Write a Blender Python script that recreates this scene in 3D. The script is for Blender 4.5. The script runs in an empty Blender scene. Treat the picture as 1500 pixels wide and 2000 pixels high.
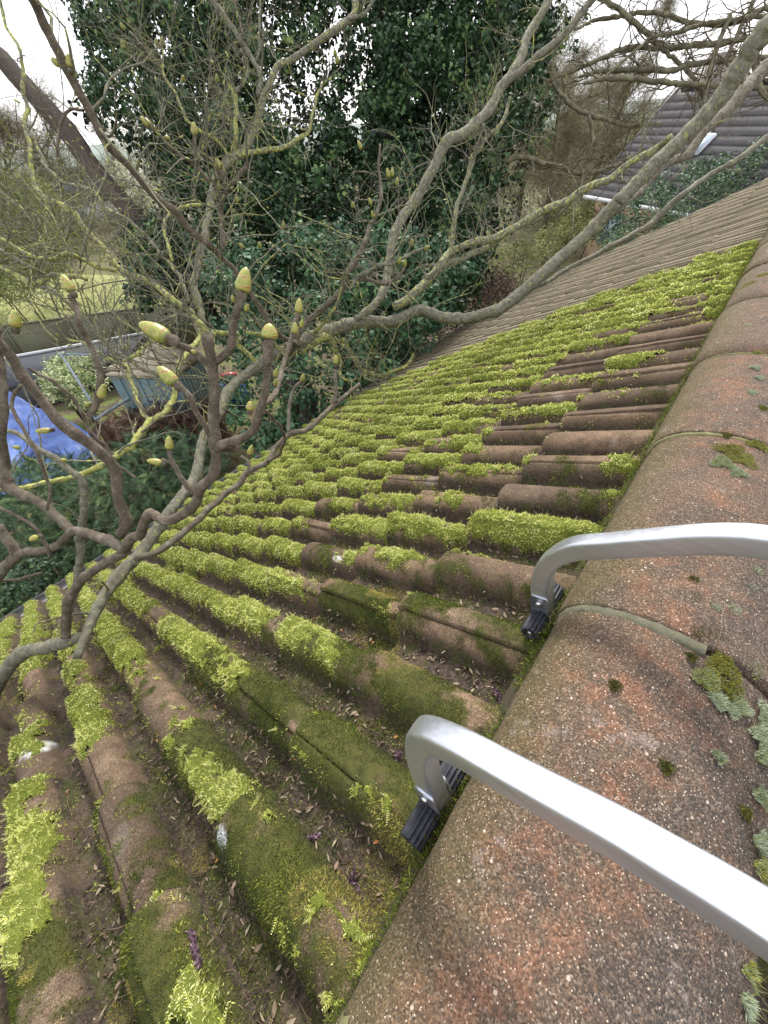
import bpy, math, random
import numpy as np
from mathutils import Vector
rad = math.radians
# ------------------------------------------------------------------ camera, world, sun, exposure
scn = bpy.context.scene
col = scn.collection
CAM = np.array([0., 0., 5.1])
FW = np.array([-.47753, .54173, -.69173]); FW /= np.linalg.norm(FW)
RT = np.array([.78593, .61533, -.06067]); RT -= (RT @ FW) * FW; RT /= np.linalg.norm(RT)
DN = np.cross(FW, RT)
if DN[2] > 0: DN = -DN
cd = bpy.data.cameras.new("camera"); cam = bpy.data.objects.new("camera", cd); col.objects.link(cam)
from mathutils import Matrix
m = Matrix(((RT[0], -DN[0], -FW[0], CAM[0]), (RT[1], -DN[1], -FW[1], CAM[1]), (RT[2], -DN[2], -FW[2], CAM[2]), (0, 0, 0, 1)))
cam.matrix_world = m
cd.sensor_fit = 'HORIZONTAL'; cd.sensor_width = 36; cd.lens = 800 / 1500 * 36
cd.clip_start = 0.02; cd.clip_end = 3000
scn.camera = cam
SUN_EL, SUN_AZ = 44.0, -32.0      # azimuth measured from +Y towards +X
w = bpy.data.worlds.new("World"); scn.world = w; w.use_nodes = True
nt = w.node_tree; bg = nt.nodes["Background"]; bg.inputs[1].default_value = 0.092
sky = nt.nodes.new("ShaderNodeTexSky"); sky.sky_type = 'NISHITA'; sky.sun_disc = False
sky.sun_elevation = rad(SUN_EL); sky.sun_rotation = rad(SUN_AZ); sky.air_density = 1.2; sky.dust_density = 2.0
tc = nt.nodes.new("ShaderNodeTexCoord"); nz = nt.nodes.new("ShaderNodeTexNoise")
nz.inputs["Scale"].default_value = 3.0; nz.inputs["Detail"].default_value = 6
nt.links.new(tc.outputs["Generated"], nz.inputs["Vector"])
rp = nt.nodes.new("ShaderNodeValToRGB"); rp.color_ramp.elements[0].position = .35; rp.color_ramp.elements[1].position = .62
rp.color_ramp.elements[0].color = (.62, .62, .62, 1); rp.color_ramp.elements[1].color = (.97, .97, .97, 1)
nt.links.new(nz.outputs[0], rp.inputs[0])
mx = nt.nodes.new("ShaderNodeMix"); mx.data_type = 'RGBA'
nt.links.new(rp.outputs[0], mx.inputs[0]); nt.links.new(sky.outputs[0], mx.inputs[6])
mx.inputs[7].default_value = (10.5, 10.6, 11.4, 1)
nt.links.new(mx.outputs[2], bg.inputs[0])
sl = bpy.data.lights.new("sun", 'SUN'); sl.energy = 2.5; sl.angle = rad(12); sl.color = (1, .96, .9)
so = bpy.data.objects.new("sun", sl); col.objects.link(so)
sd = Vector((math.sin(rad(SUN_AZ)) * math.cos(rad(SUN_EL)), math.cos(rad(SUN_AZ)) * math.cos(rad(SUN_EL)), math.sin(rad(SUN_EL))))
so.rotation_euler = sd.to_track_quat('Z', 'Y').to_euler()
vs = scn.view_settings; vs.view_transform = 'Standard'; vs.look = 'None'; vs.gamma = 1; vs.use_curve_mapping = False
vs.exposure = 1.1

rng = np.random.default_rng(7); random.seed(7)
def ray(px, py): return FW + RT * (px - 750) / 800 + DN * (py - 1000) / 800
def at(px, py, d): return CAM + ray(px, py) * d                 # a point at camera depth d metres
def onz(px, py, z):
    r = ray(px, py); return CAM + r * ((z - CAM[2]) / r[2])
# ------------------------------------------------------------------ numpy noise
_P = np.random.default_rng(3).permutation(512).astype(np.int64); _P = np.concatenate([_P, _P, _P])
_G = np.random.default_rng(4).normal(size=(512, 3)); _G /= np.linalg.norm(_G, axis=1)[:, None]
def perlin(p):
    p = np.asarray(p, float); i = np.floor(p).astype(np.int64); f = p - i; i &= 511
    u = f * f * f * (f * (f * 6 - 15) + 10); out = 0
    for dx in (0, 1):
        for dy in (0, 1):
            for dz in (0, 1):
                h = _P[_P[_P[(i[:, 0] + dx) & 511] + ((i[:, 1] + dy) & 511)] + ((i[:, 2] + dz) & 511)]
                g = _G[h]; d = f - np.array([dx, dy, dz])
                wx = u[:, 0] if dx else 1 - u[:, 0]; wy = u[:, 1] if dy else 1 - u[:, 1]; wz = u[:, 2] if dz else 1 - u[:, 2]
                out = out + (g * d).sum(1) * wx * wy * wz
    return out
def fbm(p, o=4, s=1.0):
    p = np.asarray(p, float) * s; a = 1; t = 0; n = 0
    for k in range(o): t = t + a * perlin(p + 17.3 * k); n += a; a *= .5; p = p * 2.03
    return t / n * 1.9
def n2(u, v, s, o=3, z=0.0): return fbm(np.c_[np.ravel(u), np.ravel(v), np.full(np.size(u), z)], o, s)
def hsh(a, b, c=0):
    x = np.sin(np.asarray(a) * 127.1 + np.asarray(b) * 311.7 + c * 74.7) * 43758.5453
    return x - np.floor(x)
# ------------------------------------------------------------------ object helpers
def prop(o, label=None, cat=None, group=None, kind=None):
    if label: o['label'] = label
    if cat: o['category'] = cat
    if group: o['group'] = group
    if kind: o['kind'] = kind
    return o
def empty(name, loc, label, cat, group=None):
    o = bpy.data.objects.new(name, None); col.objects.link(o); o.location = [float(a) for a in loc]
    o.empty_display_size = .1
    return prop(o, label, cat, group)
def mesh(name, V, Fc, mat, parent=None, smooth=False, attrs=None, mats=None, midx=None):
    """V (n,3) world points; Fc list of (k,) arrays with equal k or list of arrays grouped by face size"""
    me = bpy.data.meshes.new(name); V = np.asarray(V, np.float32)
    groups = Fc if isinstance(Fc, list) else [Fc]
    groups = [np.asarray(g, np.int32) for g in groups if len(g)]
    me.vertices.add(len(V)); off = np.zeros(3)
    if parent is not None: off = np.array(parent_world(parent))
    me.vertices.foreach_set("co", (V - off.astype(np.float32)).ravel())
    li = np.concatenate([g.ravel() for g in groups]); tot = np.concatenate([np.full(len(g), g.shape[1]) for g in groups])
    me.loops.add(len(li)); me.loops.foreach_set("vertex_index", li)
    st = np.concatenate([[0], np.cumsum(tot)[:-1]]).astype(np.int32)
    me.polygons.add(len(tot)); me.polygons.foreach_set("loop_start", st)
    me.update(calc_edges=True)
    if smooth: me.polygons.foreach_set("use_smooth", np.ones(len(tot), bool))
    for k, a in (attrs or {}).items():
        t = me.attributes.new(k, 'FLOAT', 'POINT'); t.data.foreach_set("value", np.asarray(a, np.float32))
    for q in (mats or [mat]): me.materials.append(q)
    if midx is not None: me.polygons.foreach_set("material_index", np.asarray(midx, np.int32))
    me.validate()
    o = bpy.data.objects.new(name, me); col.objects.link(o)
    if parent is not None: o.parent = parent
    return o
def parent_world(p):
    l = Vector((0, 0, 0))
    while p is not None: l = l + p.location; p = p.parent
    return l
def box_vf(a, b, bev=0.0):
    x0, y0, z0 = a; x1, y1, z1 = b
    V = np.array([(x, y, z) for z in (z0, z1) for y in (y0, y1) for x in (x0, x1)], float)
    F = np.array([(0, 2, 3, 1), (4, 5, 7, 6), (0, 1, 5, 4), (2, 6, 7, 3), (0, 4, 6, 2), (1, 3, 7, 5)])
    return V, F
def obox_vf(c, ax, ay, az):
    c, ax, ay, az = [np.asarray(q, float) for q in (c, ax, ay, az)]
    V = np.array([c + sx * ax + sy * ay + sz * az for sz in (-1, 1) for sy in (-1, 1) for sx in (-1, 1)])
    F = np.array([(0, 2, 3, 1), (4, 5, 7, 6), (0, 1, 5, 4), (2, 6, 7, 3), (0, 4, 6, 2), (1, 3, 7, 5)])
    return V, F
class Acc:
    def __init__(s): s.V = []; s.F = {}; s.n = 0; s.A = {}
    def add(s, V, F, **at):
        V = np.asarray(V, float)
        for g in (F if isinstance(F, list) else [F]):
            g = np.asarray(g)
            if len(g): s.F.setdefault(g.shape[1], []).append(g + s.n)
        s.V.append(V); s.n += len(V)
        for k, a in at.items(): s.A.setdefault(k, []).append(np.broadcast_to(np.asarray(a, float), (len(V),)))
    def build(s, name, mat, parent=None, smooth=False, **kw):
        if not s.V: return None
        return mesh(name, np.concatenate(s.V), [np.concatenate(g) for g in s.F.values()], mat, parent, smooth,
                    {k: np.concatenate(a) for k, a in s.A.items()}, **kw)
def catmull(P, R, step):
    P = np.asarray(P, float); R = np.asarray(R, float)
    if len(P) < 3: 
        n = max(2, int(np.linalg.norm(P[-1] - P[0]) / step)); t = np.linspace(0, 1, n + 1)[:, None]
        return P[0] * (1 - t) + P[-1] * t, R[0] * (1 - t[:, 0]) + R[-1] * t[:, 0]
    Q = np.vstack([2 * P[0] - P[1], P, 2 * P[-1] - P[-2]]); out = []; ro = []
    for i in range(1, len(Q) - 2):
        L = np.linalg.norm(Q[i + 1] - Q[i]); n = int(np.clip(L / step, 1, 14)); t = (np.arange(n) / n)[:, None]
        a, b, c, d = Q[i - 1], Q[i], Q[i + 1], Q[i + 2]
        out.append(.5 * (2 * b + (c - a) * t + (2 * a - 5 * b + 4 * c - d) * t ** 2 + (3 * b - a - 3 * c + d) * t ** 3))
        ro.append(R[i - 1] * (1 - t[:, 0]) + R[i] * t[:, 0])
    out.append(P[-1:]); ro.append(R[-1:])
    return np.vstack(out), np.concatenate(ro)
def tube_vf(P, R, ns=8, lump=0.0, seed=0, cap=True):
    P = np.asarray(P, float); R = np.asarray(R, float); n = len(P)
    T = np.gradient(P, axis=0); T /= np.linalg.norm(T, axis=1)[:, None] + 1e-12
    ref = np.array([0, 0, 1.]) if abs(T[0][2]) < .9 else np.array([1., 0, 0])
    a = np.cross(T[0], ref); a /= np.linalg.norm(a); A = [a]
    for i in range(1, n):
        a = A[-1] - (A[-1] @ T[i]) * T[i]; a /= np.linalg.norm(a) + 1e-12; A.append(a)
    A = np.array(A); B = np.cross(T, A)
    th = np.arange(ns) * 2 * np.pi / ns
    D = A[:, None] * np.cos(th)[None, :, None] + B[:, None] * np.sin(th)[None, :, None]
    rr = R[:, None, None] * np.ones((1, ns, 1))
    V = (P[:, None] + D * rr).reshape(-1, 3)
    if lump:
        q = fbm(V / (np.repeat(R, ns)[:, None] * 2.2 + .003) + seed * 3.1, 3)
        V = V + D.reshape(-1, 3) * (np.repeat(R, ns) * lump * q)[:, None]
    i = np.arange(n - 1)[:, None] * ns; j = np.arange(ns)[None]; j2 = (j + 1) % ns
    F = np.stack([i + j, i + j2, i + ns + j2, i + ns + j], -1).reshape(-1, 4)
    Fs = [F]
    if cap:
        V = np.vstack([V, P[0] - T[0] * R[0] * .25, P[-1] + T[-1] * R[-1] * .25]); k = n * ns; jj = np.arange(ns)
        Fs.append(np.stack([(jj + 1) % ns, jj, np.full(ns, k)], -1))
        Fs.append(np.stack([jj + (n - 1) * ns, (jj + 1) % ns + (n - 1) * ns, np.full(ns, k + 1)], -1))
    return V, Fs
# ------------------------------------------------------------------ material helpers
def newmat(name, rough=.9, spec=.3):
    m = bpy.data.materials.new(name); m.use_nodes = True; b = m.node_tree.nodes["Principled BSDF"]
    b.inputs["Roughness"].default_value = rough; b.inputs["Specular IOR Level"].default_value = spec
    return m, m.node_tree, b
def N(t, typ, **kw):
    n = t.nodes.new(typ)
    for k, v in kw.items(): setattr(n, k, v)
    return n
def noise(t, scale, detail=4, vec=None, rough=.55, dist=0.0):
    n = N(t, "ShaderNodeTexNoise"); n.inputs["Scale"].default_value = scale; n.inputs["Detail"].default_value = detail
    n.inputs["Roughness"].default_value = rough; n.inputs["Distortion"].default_value = dist
    if vec is not None: t.links.new(vec, n.inputs["Vector"])
    return n.outputs[0]
def ramp(t, fac, stops):
    r = N(t, "ShaderNodeValToRGB"); e = r.color_ramp.elements
    while len(e) < len(stops): e.new(.5)
    for i, (p, c) in enumerate(stops):
        e[i].position = p; c = c if hasattr(c, '__len__') else (c, c, c); e[i].color = (c[0], c[1], c[2], 1)
    t.links.new(fac, r.inputs[0]); return r.outputs[0]
def mix(t, fac, a, b, mode='MIX'):
    n = N(t, "ShaderNodeMix", data_type='RGBA', blend_type=mode)
    for i, v in ((0, fac), (6, a), (7, b)):
        if isinstance(v, (int, float)): n.inputs[i].default_value = v
        elif isinstance(v, tuple): n.inputs[i].default_value = (*v[:3], 1)
        else: t.links.new(v, n.inputs[i])
    return n.outputs[2]
def attr(t, name):
    n = N(t, "ShaderNodeAttribute"); n.attribute_name = name; return n.outputs["Fac"]
def math_(t, op, a, b=0.0, clamp=False):
    n = N(t, "ShaderNodeMath", operation=op); n.use_clamp = clamp
    for i, v in ((0, a), (1, b)):
        if isinstance(v, (int, float)): n.inputs[i].default_value = v
        else: t.links.new(v, n.inputs[i])
    return n.outputs[0]
def bump(t, b, h, strength=.5, dist=.003):
    n = N(t, "ShaderNodeBump"); n.inputs["Strength"].default_value = strength; n.inputs["Distance"].default_value = dist
    t.links.new(h, n.inputs["Height"]); t.links.new(n.outputs[0], b.inputs["Normal"])
def objco(t): return N(t, "ShaderNodeTexCoord").outputs["Object"]
def simple(name, c, rough=.8, spec=.3, var=.25, scale=8, metal=0.0, bmp=0.0):
    m, t, b = newmat(name, rough, spec); v = objco(t); b.inputs["Metallic"].default_value = metal
    k = noise(t, scale, 5, v)
    cc = mix(t, k, tuple(x * (1 - var) for x in c), tuple(min(1, x * (1 + var)) for x in c)); t.links.new(cc, b.inputs["Base Color"])
    if bmp: bump(t, b, noise(t, scale * 4, 4, v), .6, bmp)
    return m
def leafmat(name, stops, rough=.5, spec=.5, trans=.15, hue=None):
    m, t, b = newmat(name, rough, spec)
    c = ramp(t, attr(t, 'rnd'), stops); t.links.new(c, b.inputs["Base Color"])
    if trans:
        tr = N(t, "ShaderNodeBsdfTranslucent"); t.links.new(c, tr.inputs[0]); ms = N(t, "ShaderNodeMixShader"); ms.inputs[0].default_value = trans
        out = t.nodes["Material Output"]; t.links.new(b.outputs[0], ms.inputs[1]); t.links.new(tr.outputs[0], ms.inputs[2]); t.links.new(ms.outputs[0], out.inputs[0])
    return m
# speckled concrete shared by tiles and ridge caps
def concrete(name, kind):
    m, t, b = newmat(name, .93, .25); v = objco(t)
    big = noise(t, 5, 5, v); mid = noise(t, 28, 5, v, .65); fine = noise(t, 420, 3, v, .7)
    if kind == 'tile':
        base = ramp(t, big, [(.25, (.085, .060, .038)), (.5, (.165, .118, .078)), (.72, (.28, .205, .142))])
        base = mix(t, ramp(t, mid, [(.42, 0), (.62, .75)]), base, (.115, .078, .055))
        base = mix(t, ramp(t, noise(t, 9, 3, v), [(.62, 0), (.72, .6)]), base, (.30, .20, .15))
        clean = ramp(t, mid, [(.3, (.23, .20, .135)), (.7, (.31, .275, .19))])
        base = mix(t, attr(t, 'clean'), base, clean)
        base = mix(t, attr(t, 'pale'), base, (.42, .38, .34)); base = mix(t, 1.0, base, ramp(t, attr(t, 'tone'), [(0, (.68, .66, .64)), (.5, (.95, .92, .90)), (1, (1.15, 1.08, 1.0))]), 'MULTIPLY')
    else:
        base = mix(t, ramp(t, noise(t, 11, 5, v, .65), [(.36, 0), (.62, 1)]), (.085, .066, .05), (.215, .145, .095))
        base = mix(t, math_(t, 'MULTIPLY', attr(t, 'red'), ramp(t, noise(t, 24, 6, v, .75), [(.46, 0), (.62, .8)])), base, (.40, .17, .09))
        base = mix(t, math_(t, 'MULTIPLY', attr(t, 'grey'), ramp(t, noise(t, 15, 6, v, .7), [(.36, 0), (.55, 1)])), base, (.082, .072, .066))
        base = mix(t, math_(t, 'MULTIPLY', attr(t, 'moss'), ramp(t, noise(t, 30, 5, v, .7), [(.2, .35), (.6, 1)])), base, (.125, .11, .03))
        base = mix(t, ramp(t, noise(t, 8.5, 5, v, .75), [(.61, 0), (.66, .6)]), base, (.42, .36, .34))
    base = mix(t, 1.0, base, (.70, .68, .66) if kind != 'tile' else (.84, .83, .80), 'MULTIPLY')
    # grains of aggregate
    vo = N(t, "ShaderNodeTexVoronoi"); vo.inputs["Scale"].default_value = 620; t.links.new(v, vo.inputs["Vector"])
    sep = N(t, "ShaderNodeSeparateColor"); t.links.new(vo.outputs["Color"], sep.inputs[0])
    g = ramp(t, sep.outputs[0], [(0, .55), (.5, .95), (.8, 1.35), (1, 1.8)])
    base = mix(t, 1.0 if kind != 'tile' else .8, base, g, 'MULTIPLY')
    if kind != 'tile': base = mix(t, .45, base, ramp(t, sep.outputs[2], [(0, (.02, .017, .014)), (.35, (.06, .047, .034)), (.6, (.115, .088, .062)), (.8, (.19, .11, .065)), (.92, (.26, .20, .14)), (1, (.42, .35, .27))]))
    dot = math_(t, 'MULTIPLY', ramp(t, sep.outputs[1], [(.955, 0), (.965, 1)]), ramp(t, vo.outputs["Distance"], [(.35, 1), (.5, 0)]))
    base = mix(t, math_(t, 'MULTIPLY', dot, .85 if kind != 'tile' else .4), base, (.62, .5, .38))
    base = mix(t, ramp(t, fine, [(.3, .5), (.6, 0)]), base, (.03, .025, .02))
    v2 = N(t, "ShaderNodeTexVoronoi"); v2.inputs["Scale"].default_value = 170; t.links.new(v, v2.inputs["Vector"])
    s2 = N(t, "ShaderNodeSeparateColor"); t.links.new(v2.outputs["Color"], s2.inputs[0])
    d2 = math_(t, 'MULTIPLY', ramp(t, s2.outputs[1], [(.965, 0), (.975, 1)]), ramp(t, v2.outputs["Distance"], [(.22, 1), (.32, 0)]))
    base = mix(t, math_(t, 'MULTIPLY', d2, .55 if kind != 'tile' else .3), base, (.66, .52, .42))
    if kind == 'tile':
        base = mix(t, attr(t, 'dark'), base, ramp(t, noise(t, 60, 4, v), [(.3, (.028, .033, .007)), (.6, (.06, .066, .012)), (.75, (.075, .05, .02))]))
        base = mix(t, attr(t, 'litter'), base, ramp(t, noise(t, 110, 4, v, .7), [(.3, (.018, .013, .010)), (.5, (.045, .033, .024)), (.74, (.12, .09, .068))]))  # pan litter; also carries the painted shade of tile steps and clean flanks
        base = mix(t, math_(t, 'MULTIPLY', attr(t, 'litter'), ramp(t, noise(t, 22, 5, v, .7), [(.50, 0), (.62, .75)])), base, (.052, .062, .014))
        base = mix(t, attr(t, 'drop'), base, (.55, .55, .54))
    t.links.new(base, b.inputs["Base Color"])
    h = math_(t, 'ADD', math_(t, 'MULTIPLY', vo.outputs["Distance"], -.6), math_(t, 'ADD', fine, mid))
    bump(t, b, h, .55, .0022)
    return m
M_tile = concrete("tile_concrete", 'tile'); M_cap = concrete("ridge_concrete", 'cap')
# ------------------------------------------------------------------ the roof frame: u along the ridge, v down the slope, h off the slope
TH = rad(29.772); G = .3121; RP = .15; HR = .054; NC = 12
O = CAM + np.array([-.03947, .23841, -.58366])
S = np.array([-math.cos(TH), 0, -math.sin(TH)]); NN = np.array([-math.sin(TH), 0, math.cos(TH)]); Yx = np.array([0, 1., 0])
def rw(u, v, h):
    u, v, h = np.broadcast_arrays(np.asarray(u, float), np.asarray(v, float), np.asarray(h, float))
    return O + u[..., None] * Yx + v[..., None] * S + h[..., None] * NN
def rpx(px, py, h=0.0):
    d = ray(px, py); p0 = O + NN * h; t = ((p0 - CAM) @ NN) / (d @ NN); q = CAM + d * t - O
    return q[1], q @ S
S0 = RP - .018            # the seam lies on every odd roll, a little to its near side
U_END = 46.6 * RP
def tile_ix(u, v):
    c = np.ceil(np.maximum(v, 1e-6) / G); j = np.floor((u - S0) / .30); return j, c
def roll(u, f=.5):
    d = np.abs((u + RP / 2) % RP - RP / 2)
    return np.clip(1 - (d / (.0455 + .0095 * f)) ** 2.6, 0, 1) ** .7, d
def profile(u, f=.5):
    r, d = roll(u, f); return -HR + HR * r
def tile_h(u, v, j, c):
    """height of tile (j,c) above the crest plane"""
    f = (v - (c - 1) * G) / G
    h = profile(u + (hsh(j, c, 7) - .5) * .012 * (u < 3.3), np.clip(f, 0, 1)) - .043 * (1 - f) - .007 * np.clip((f - .93) / .07, 0, 1) ** 2
    s = S0 + j * .30
    h = h + np.where(u - s < .06, .0045, 0) * np.clip((.06 - (u - s)) / .02, 0, 1)
    jt = np.where(u < 3.3, 1, .2); h = h + jt * ((hsh(j, c, 1) - .5) * .006 + (hsh(j, c, 2) - .5) * .010 * (f - .5) + (hsh(j, c, 3) - .5) * .03 * (u - s - .15))
    return h
def surf(u, v):
    j, c = tile_ix(u, v); return tile_h(u, v, j, c)
# --- growth density authored over the roof: sample points (photo place -> feathery, cushion, litter) interpolated on the slope
_dp = """60,1220,8,0;60,1350,5,0;60,1500,3,0;40,1650,8,0;40,1780,6,2;40,1900,1,5;60,1970,.5,4;150,1350,5,1;160,1500,4,3;230,1460,1,5;
220,1650,4,5;120,1690,3,3;200,1850,.5,5;300,1850,0,5;250,1200,8.5,0;330,1230,8,0;300,1400,4,4;350,1530,5,5;300,1600,3,6;450,1600,0,10;450,1450,.5,9;420,1300,3,6;500,1370,0,9;520,1700,0,8;
580,1960,6,4;230,1690,7,2;410,1540,7,2;130,1500,7,1;170,1290,7,0;90,1380,7,0;600,1850,.2,6;650,1450,0,9;650,1600,.2,8;700,1300,0,7;600,1250,.5,9;480,1200,8,2;580,1150,8,0;650,1180,.5,9;700,1230,0,8;800,1250,0,3;850,1330,.2,9;
760,1450,0,7;800,1700,.2,9;650,1070,2,3;720,1080,7,2;830,1100,1,6;950,1110,1.5,5;1040,1040,5,4;950,1000,3,2;850,1020,7,1;1050,970,.2,3;1180,960,5,5;
1100,900,.3,1;1200,840,0,1;950,900,1.5,1;870,880,7,0;1000,780,5,0;1250,770,.2,1;1150,750,5,0;1300,700,0,0;1200,690,.8,0;1080,700,5.5,0;1100,640,8.5,0;
1250,600,8,0;1350,560,7.5,0;1420,500,9,0;900,750,9.2,0;700,800,8.5,0;800,850,8.5,0;600,900,9,0;500,980,9,0;400,1040,9,0;350,1100,8.5,0;1200,560,8.5,0;1000,650,8.5,0;1050,1150,1,6;920,1180,0,3"""
DPT = []
for s_ in _dp.replace("\n", "").split(";"):
    a = [float(q) for q in s_.split(",")]; uu, vv = rpx(a[0], a[1], -.01); DPT.append((uu, vv, a[2] / 10, a[3] / 10))
DPT = np.array(DPT)
def dens(u, v):
    u = np.ravel(u); v = np.ravel(v); F_ = np.empty(len(u)); D_ = np.empty(len(u))
    for i in range(0, len(u), 40000):
        a = u[i:i + 40000, None]; b = v[i:i + 40000, None]
        d = np.sqrt((a - DPT[:, 0]) ** 2 + (b - DPT[:, 1]) ** 2 * .8) + .01
        sc = .25 * np.hypot(DPT[:, 0] - 0, DPT[:, 1]) + .2
        wt = 1 / (d / sc) ** 3.2; wt /= wt.sum(1)[:, None]
        F_[i:i + 40000] = wt @ DPT[:, 2]; D_[i:i + 40000] = wt @ DPT[:, 3]
    return F_, D_
def edge_u(v): return 3.15 + .32 * np.sin(np.clip(v / 3.4, 0, 1) * np.pi) - .1 * v / 3.4
def masks(u, v):
    """>0 where growth sits: feathery moss, cushion moss; litter plus painted shade 0..1"""
    u = np.ravel(u); v = np.ravel(v); cf, cdn = dens(u, v); r, d = roll(u); j, c = tile_ix(u, v)
    inz = u < edge_u(v) + .03 * n2(u, v, 9, 2, 5)
    nf = n2(u, v * .8, 7, 4, 1.5); nd = n2(u, v, 8, 4, 8.5)
    fr = v / G - np.floor(v / G); nh = n2(u, v, 38, 3, 6.5)
    mf = (cf * 1.5 - .99) - .9 * np.clip(1 - cf / .09, 0, 1) + nf * 1.35 + nh * .55 + np.clip(r - .55, -.5, .25) * 1.5 + (hsh(np.floor((u + RP / 2) / RP), c, 5) - .5) * .75 - .5 * np.clip((.14 - fr) / .14, 0, 1) * (hsh(np.floor((u + RP / 2) / RP), c, 15) < .7)
    mf = np.where(inz, mf, -.9 + nf * .9 + (fr > .93) * .25)
    md = -.7 * np.clip((.09 - fr) / .05, 0, 1) + (cdn * 1.65 - .68) + nd * 1.25 + n2(u, v, 30, 3, 2.2) * .8 + (hsh(np.floor((u + RP / 2) / RP), c, 6) - .5) * .4
    md = np.where(inz, md, -1)
    mf = np.where(v < .03, np.minimum(mf, .2), mf)
    litter_shade = np.clip((.6 - r) * 3.4, 0, 1) * np.clip(.95 + n2(u, v, 14, 3, 3.3) * 1.0, 0, 1); litter_shade = np.maximum(litter_shade, np.clip((.10 - fr) / .05, 0, .85) * np.clip(.9 + nh, 0, 1) * (v > .05))  # litter in pans and below steps; the step band also paints the shadow gap
    litter_shade = np.where(inz, litter_shade, np.clip((d - .020) / .016, 0, .92) * np.clip(.85 + n2(u, v, 10, 3, 3.9) * .5, 0, 1))  # clean zone: shade of the roll flanks painted in as darker bands
    litter_shade = np.maximum(litter_shade, np.clip((v - 3.45) / .25, 0, 1) * (u < 2) * .8 * np.clip(.5 + n2(u, v, 10, 3, 2.3), 0, 1))
    return mf, md, litter_shade
DROPS = [(455, 1330, .013, .012), (650, 1078, .018, .009), (425, 1625, .018, .009), (1100, 800, .03, .02), (60, 1455, .03, .03)]
DR = [(*rpx(a, b, -.005), c, d) for a, b, c, d in DROPS]
def build_roof_tiles():
    acc = Acc()
    j0 = int(math.floor((-1.5 - S0) / .3)); j1 = int(math.ceil((U_END - S0) / .3))
    for j in range(j0, j1):
        s = S0 + j * .30
        for c in range(1, NC + 1):
            um = s + .15; vm = (c - .5) * G; dist = math.dist(CAM, rw(um, vm, 0))
            if um < -1.2 and vm < 0: continue
            du = .005 if dist < 1.3 else .0075 if dist < 2.6 else .010
            dv = .008 if dist < 1.3 else .016 if dist < 2.2 else .05 if dist < 4 else .16
            nu = int(round(.30 / du)) + 1; ue = s + .0015 + np.linspace(0, .297, nu)
            off = (hsh(j, c, 9) - .5) * .012
            v0 = (c - 1) * G - .012 if c > 1 else -.10; v1 = c * G + off + (.03 if c == NC else 0)
            nv = max(3, int((v1 - v0) / dv) + 1); ve = np.linspace(v0, v1 - .003, nv); ve = np.append(ve, [v1])
            U, Vv = np.meshgrid(ue, ve); fl = U.ravel(), Vv.ravel()
            H = tile_h(fl[0], fl[1], j, c).reshape(U.shape)
            if dist < 3: H = H + .0012 * n2(fl[0], fl[1], 60, 3, 2).reshape(U.shape) + .002 * n2(fl[0], fl[1], 9, 2, 4).reshape(U.shape)
            H[-1] -= .003
            edge_roll = n2(fl[0], fl[1] * 0 + c, 25, 2, 7.7).reshape(U.shape)[-1] * .0025 if dist < 3 else 0
            Vv[-1] += edge_roll
            # skirt row (front edge) and side skirts
            U = np.vstack([U, U[-1:]]); Vv = np.vstack([Vv, Vv[-1:] - .004]); H = np.vstack([H, H[-1:] - .047])
            U = np.hstack([U[:, :1], U, U[:, -1:]]); Vv = np.hstack([Vv[:, :1], Vv, Vv[:, -1:]]); H = np.hstack([H[:, :1] - .012, H, H[:, -1:] - .012])
            P = rw(U, Vv, H).reshape(-1, 3); uf, vf = U.ravel(), Vv.ravel()
            mf, md, litter_shade = masks(uf, np.minimum(vf, c * G - .001))
            inz = uf < edge_u(vf)
            front = np.zeros(U.shape); front[-1] = 1
            drop = np.zeros(len(uf))
            for (a, b, q, r_) in DR:
                rr = ((uf - a) / r_) ** 2 + ((vf - b) / q) ** 2
                drop = np.maximum(drop, np.clip((1.0 - rr + .8 * n2(uf, vf, 90, 3, 6)) * 4, 0, 1) if dist < 3 else 0)
            nr, nc_ = U.shape; i = (np.arange(nr - 1)[:, None] * nc_ + np.arange(nc_ - 1)[None]).ravel()
            F = np.stack([i, i + nc_, i + nc_ + 1, i + 1], -1)
            acc.add(P, F, dark=np.clip(md * 2.2 + .3, 0, .92) * inz, litter=litter_shade * (1 - front.ravel()), clean=1 - inz * 1.0, tone=np.where(inz, hsh(j, c, 33), .5 + (hsh(j, c, 33) - .5) * .15),
                    pale=np.clip(n2(uf, vf, 6, 3, 9.9) * 3 - 1.6, 0, .6) * inz, drop=drop)
    return acc
bung = empty("bungalow", (0, 3, 0), "bungalow roof of mossy brown roll tiles with a rounded concrete ridge, seen from its top", "house")
build_roof_tiles().build("tile_roof", M_tile, bung, smooth=True)
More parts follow.
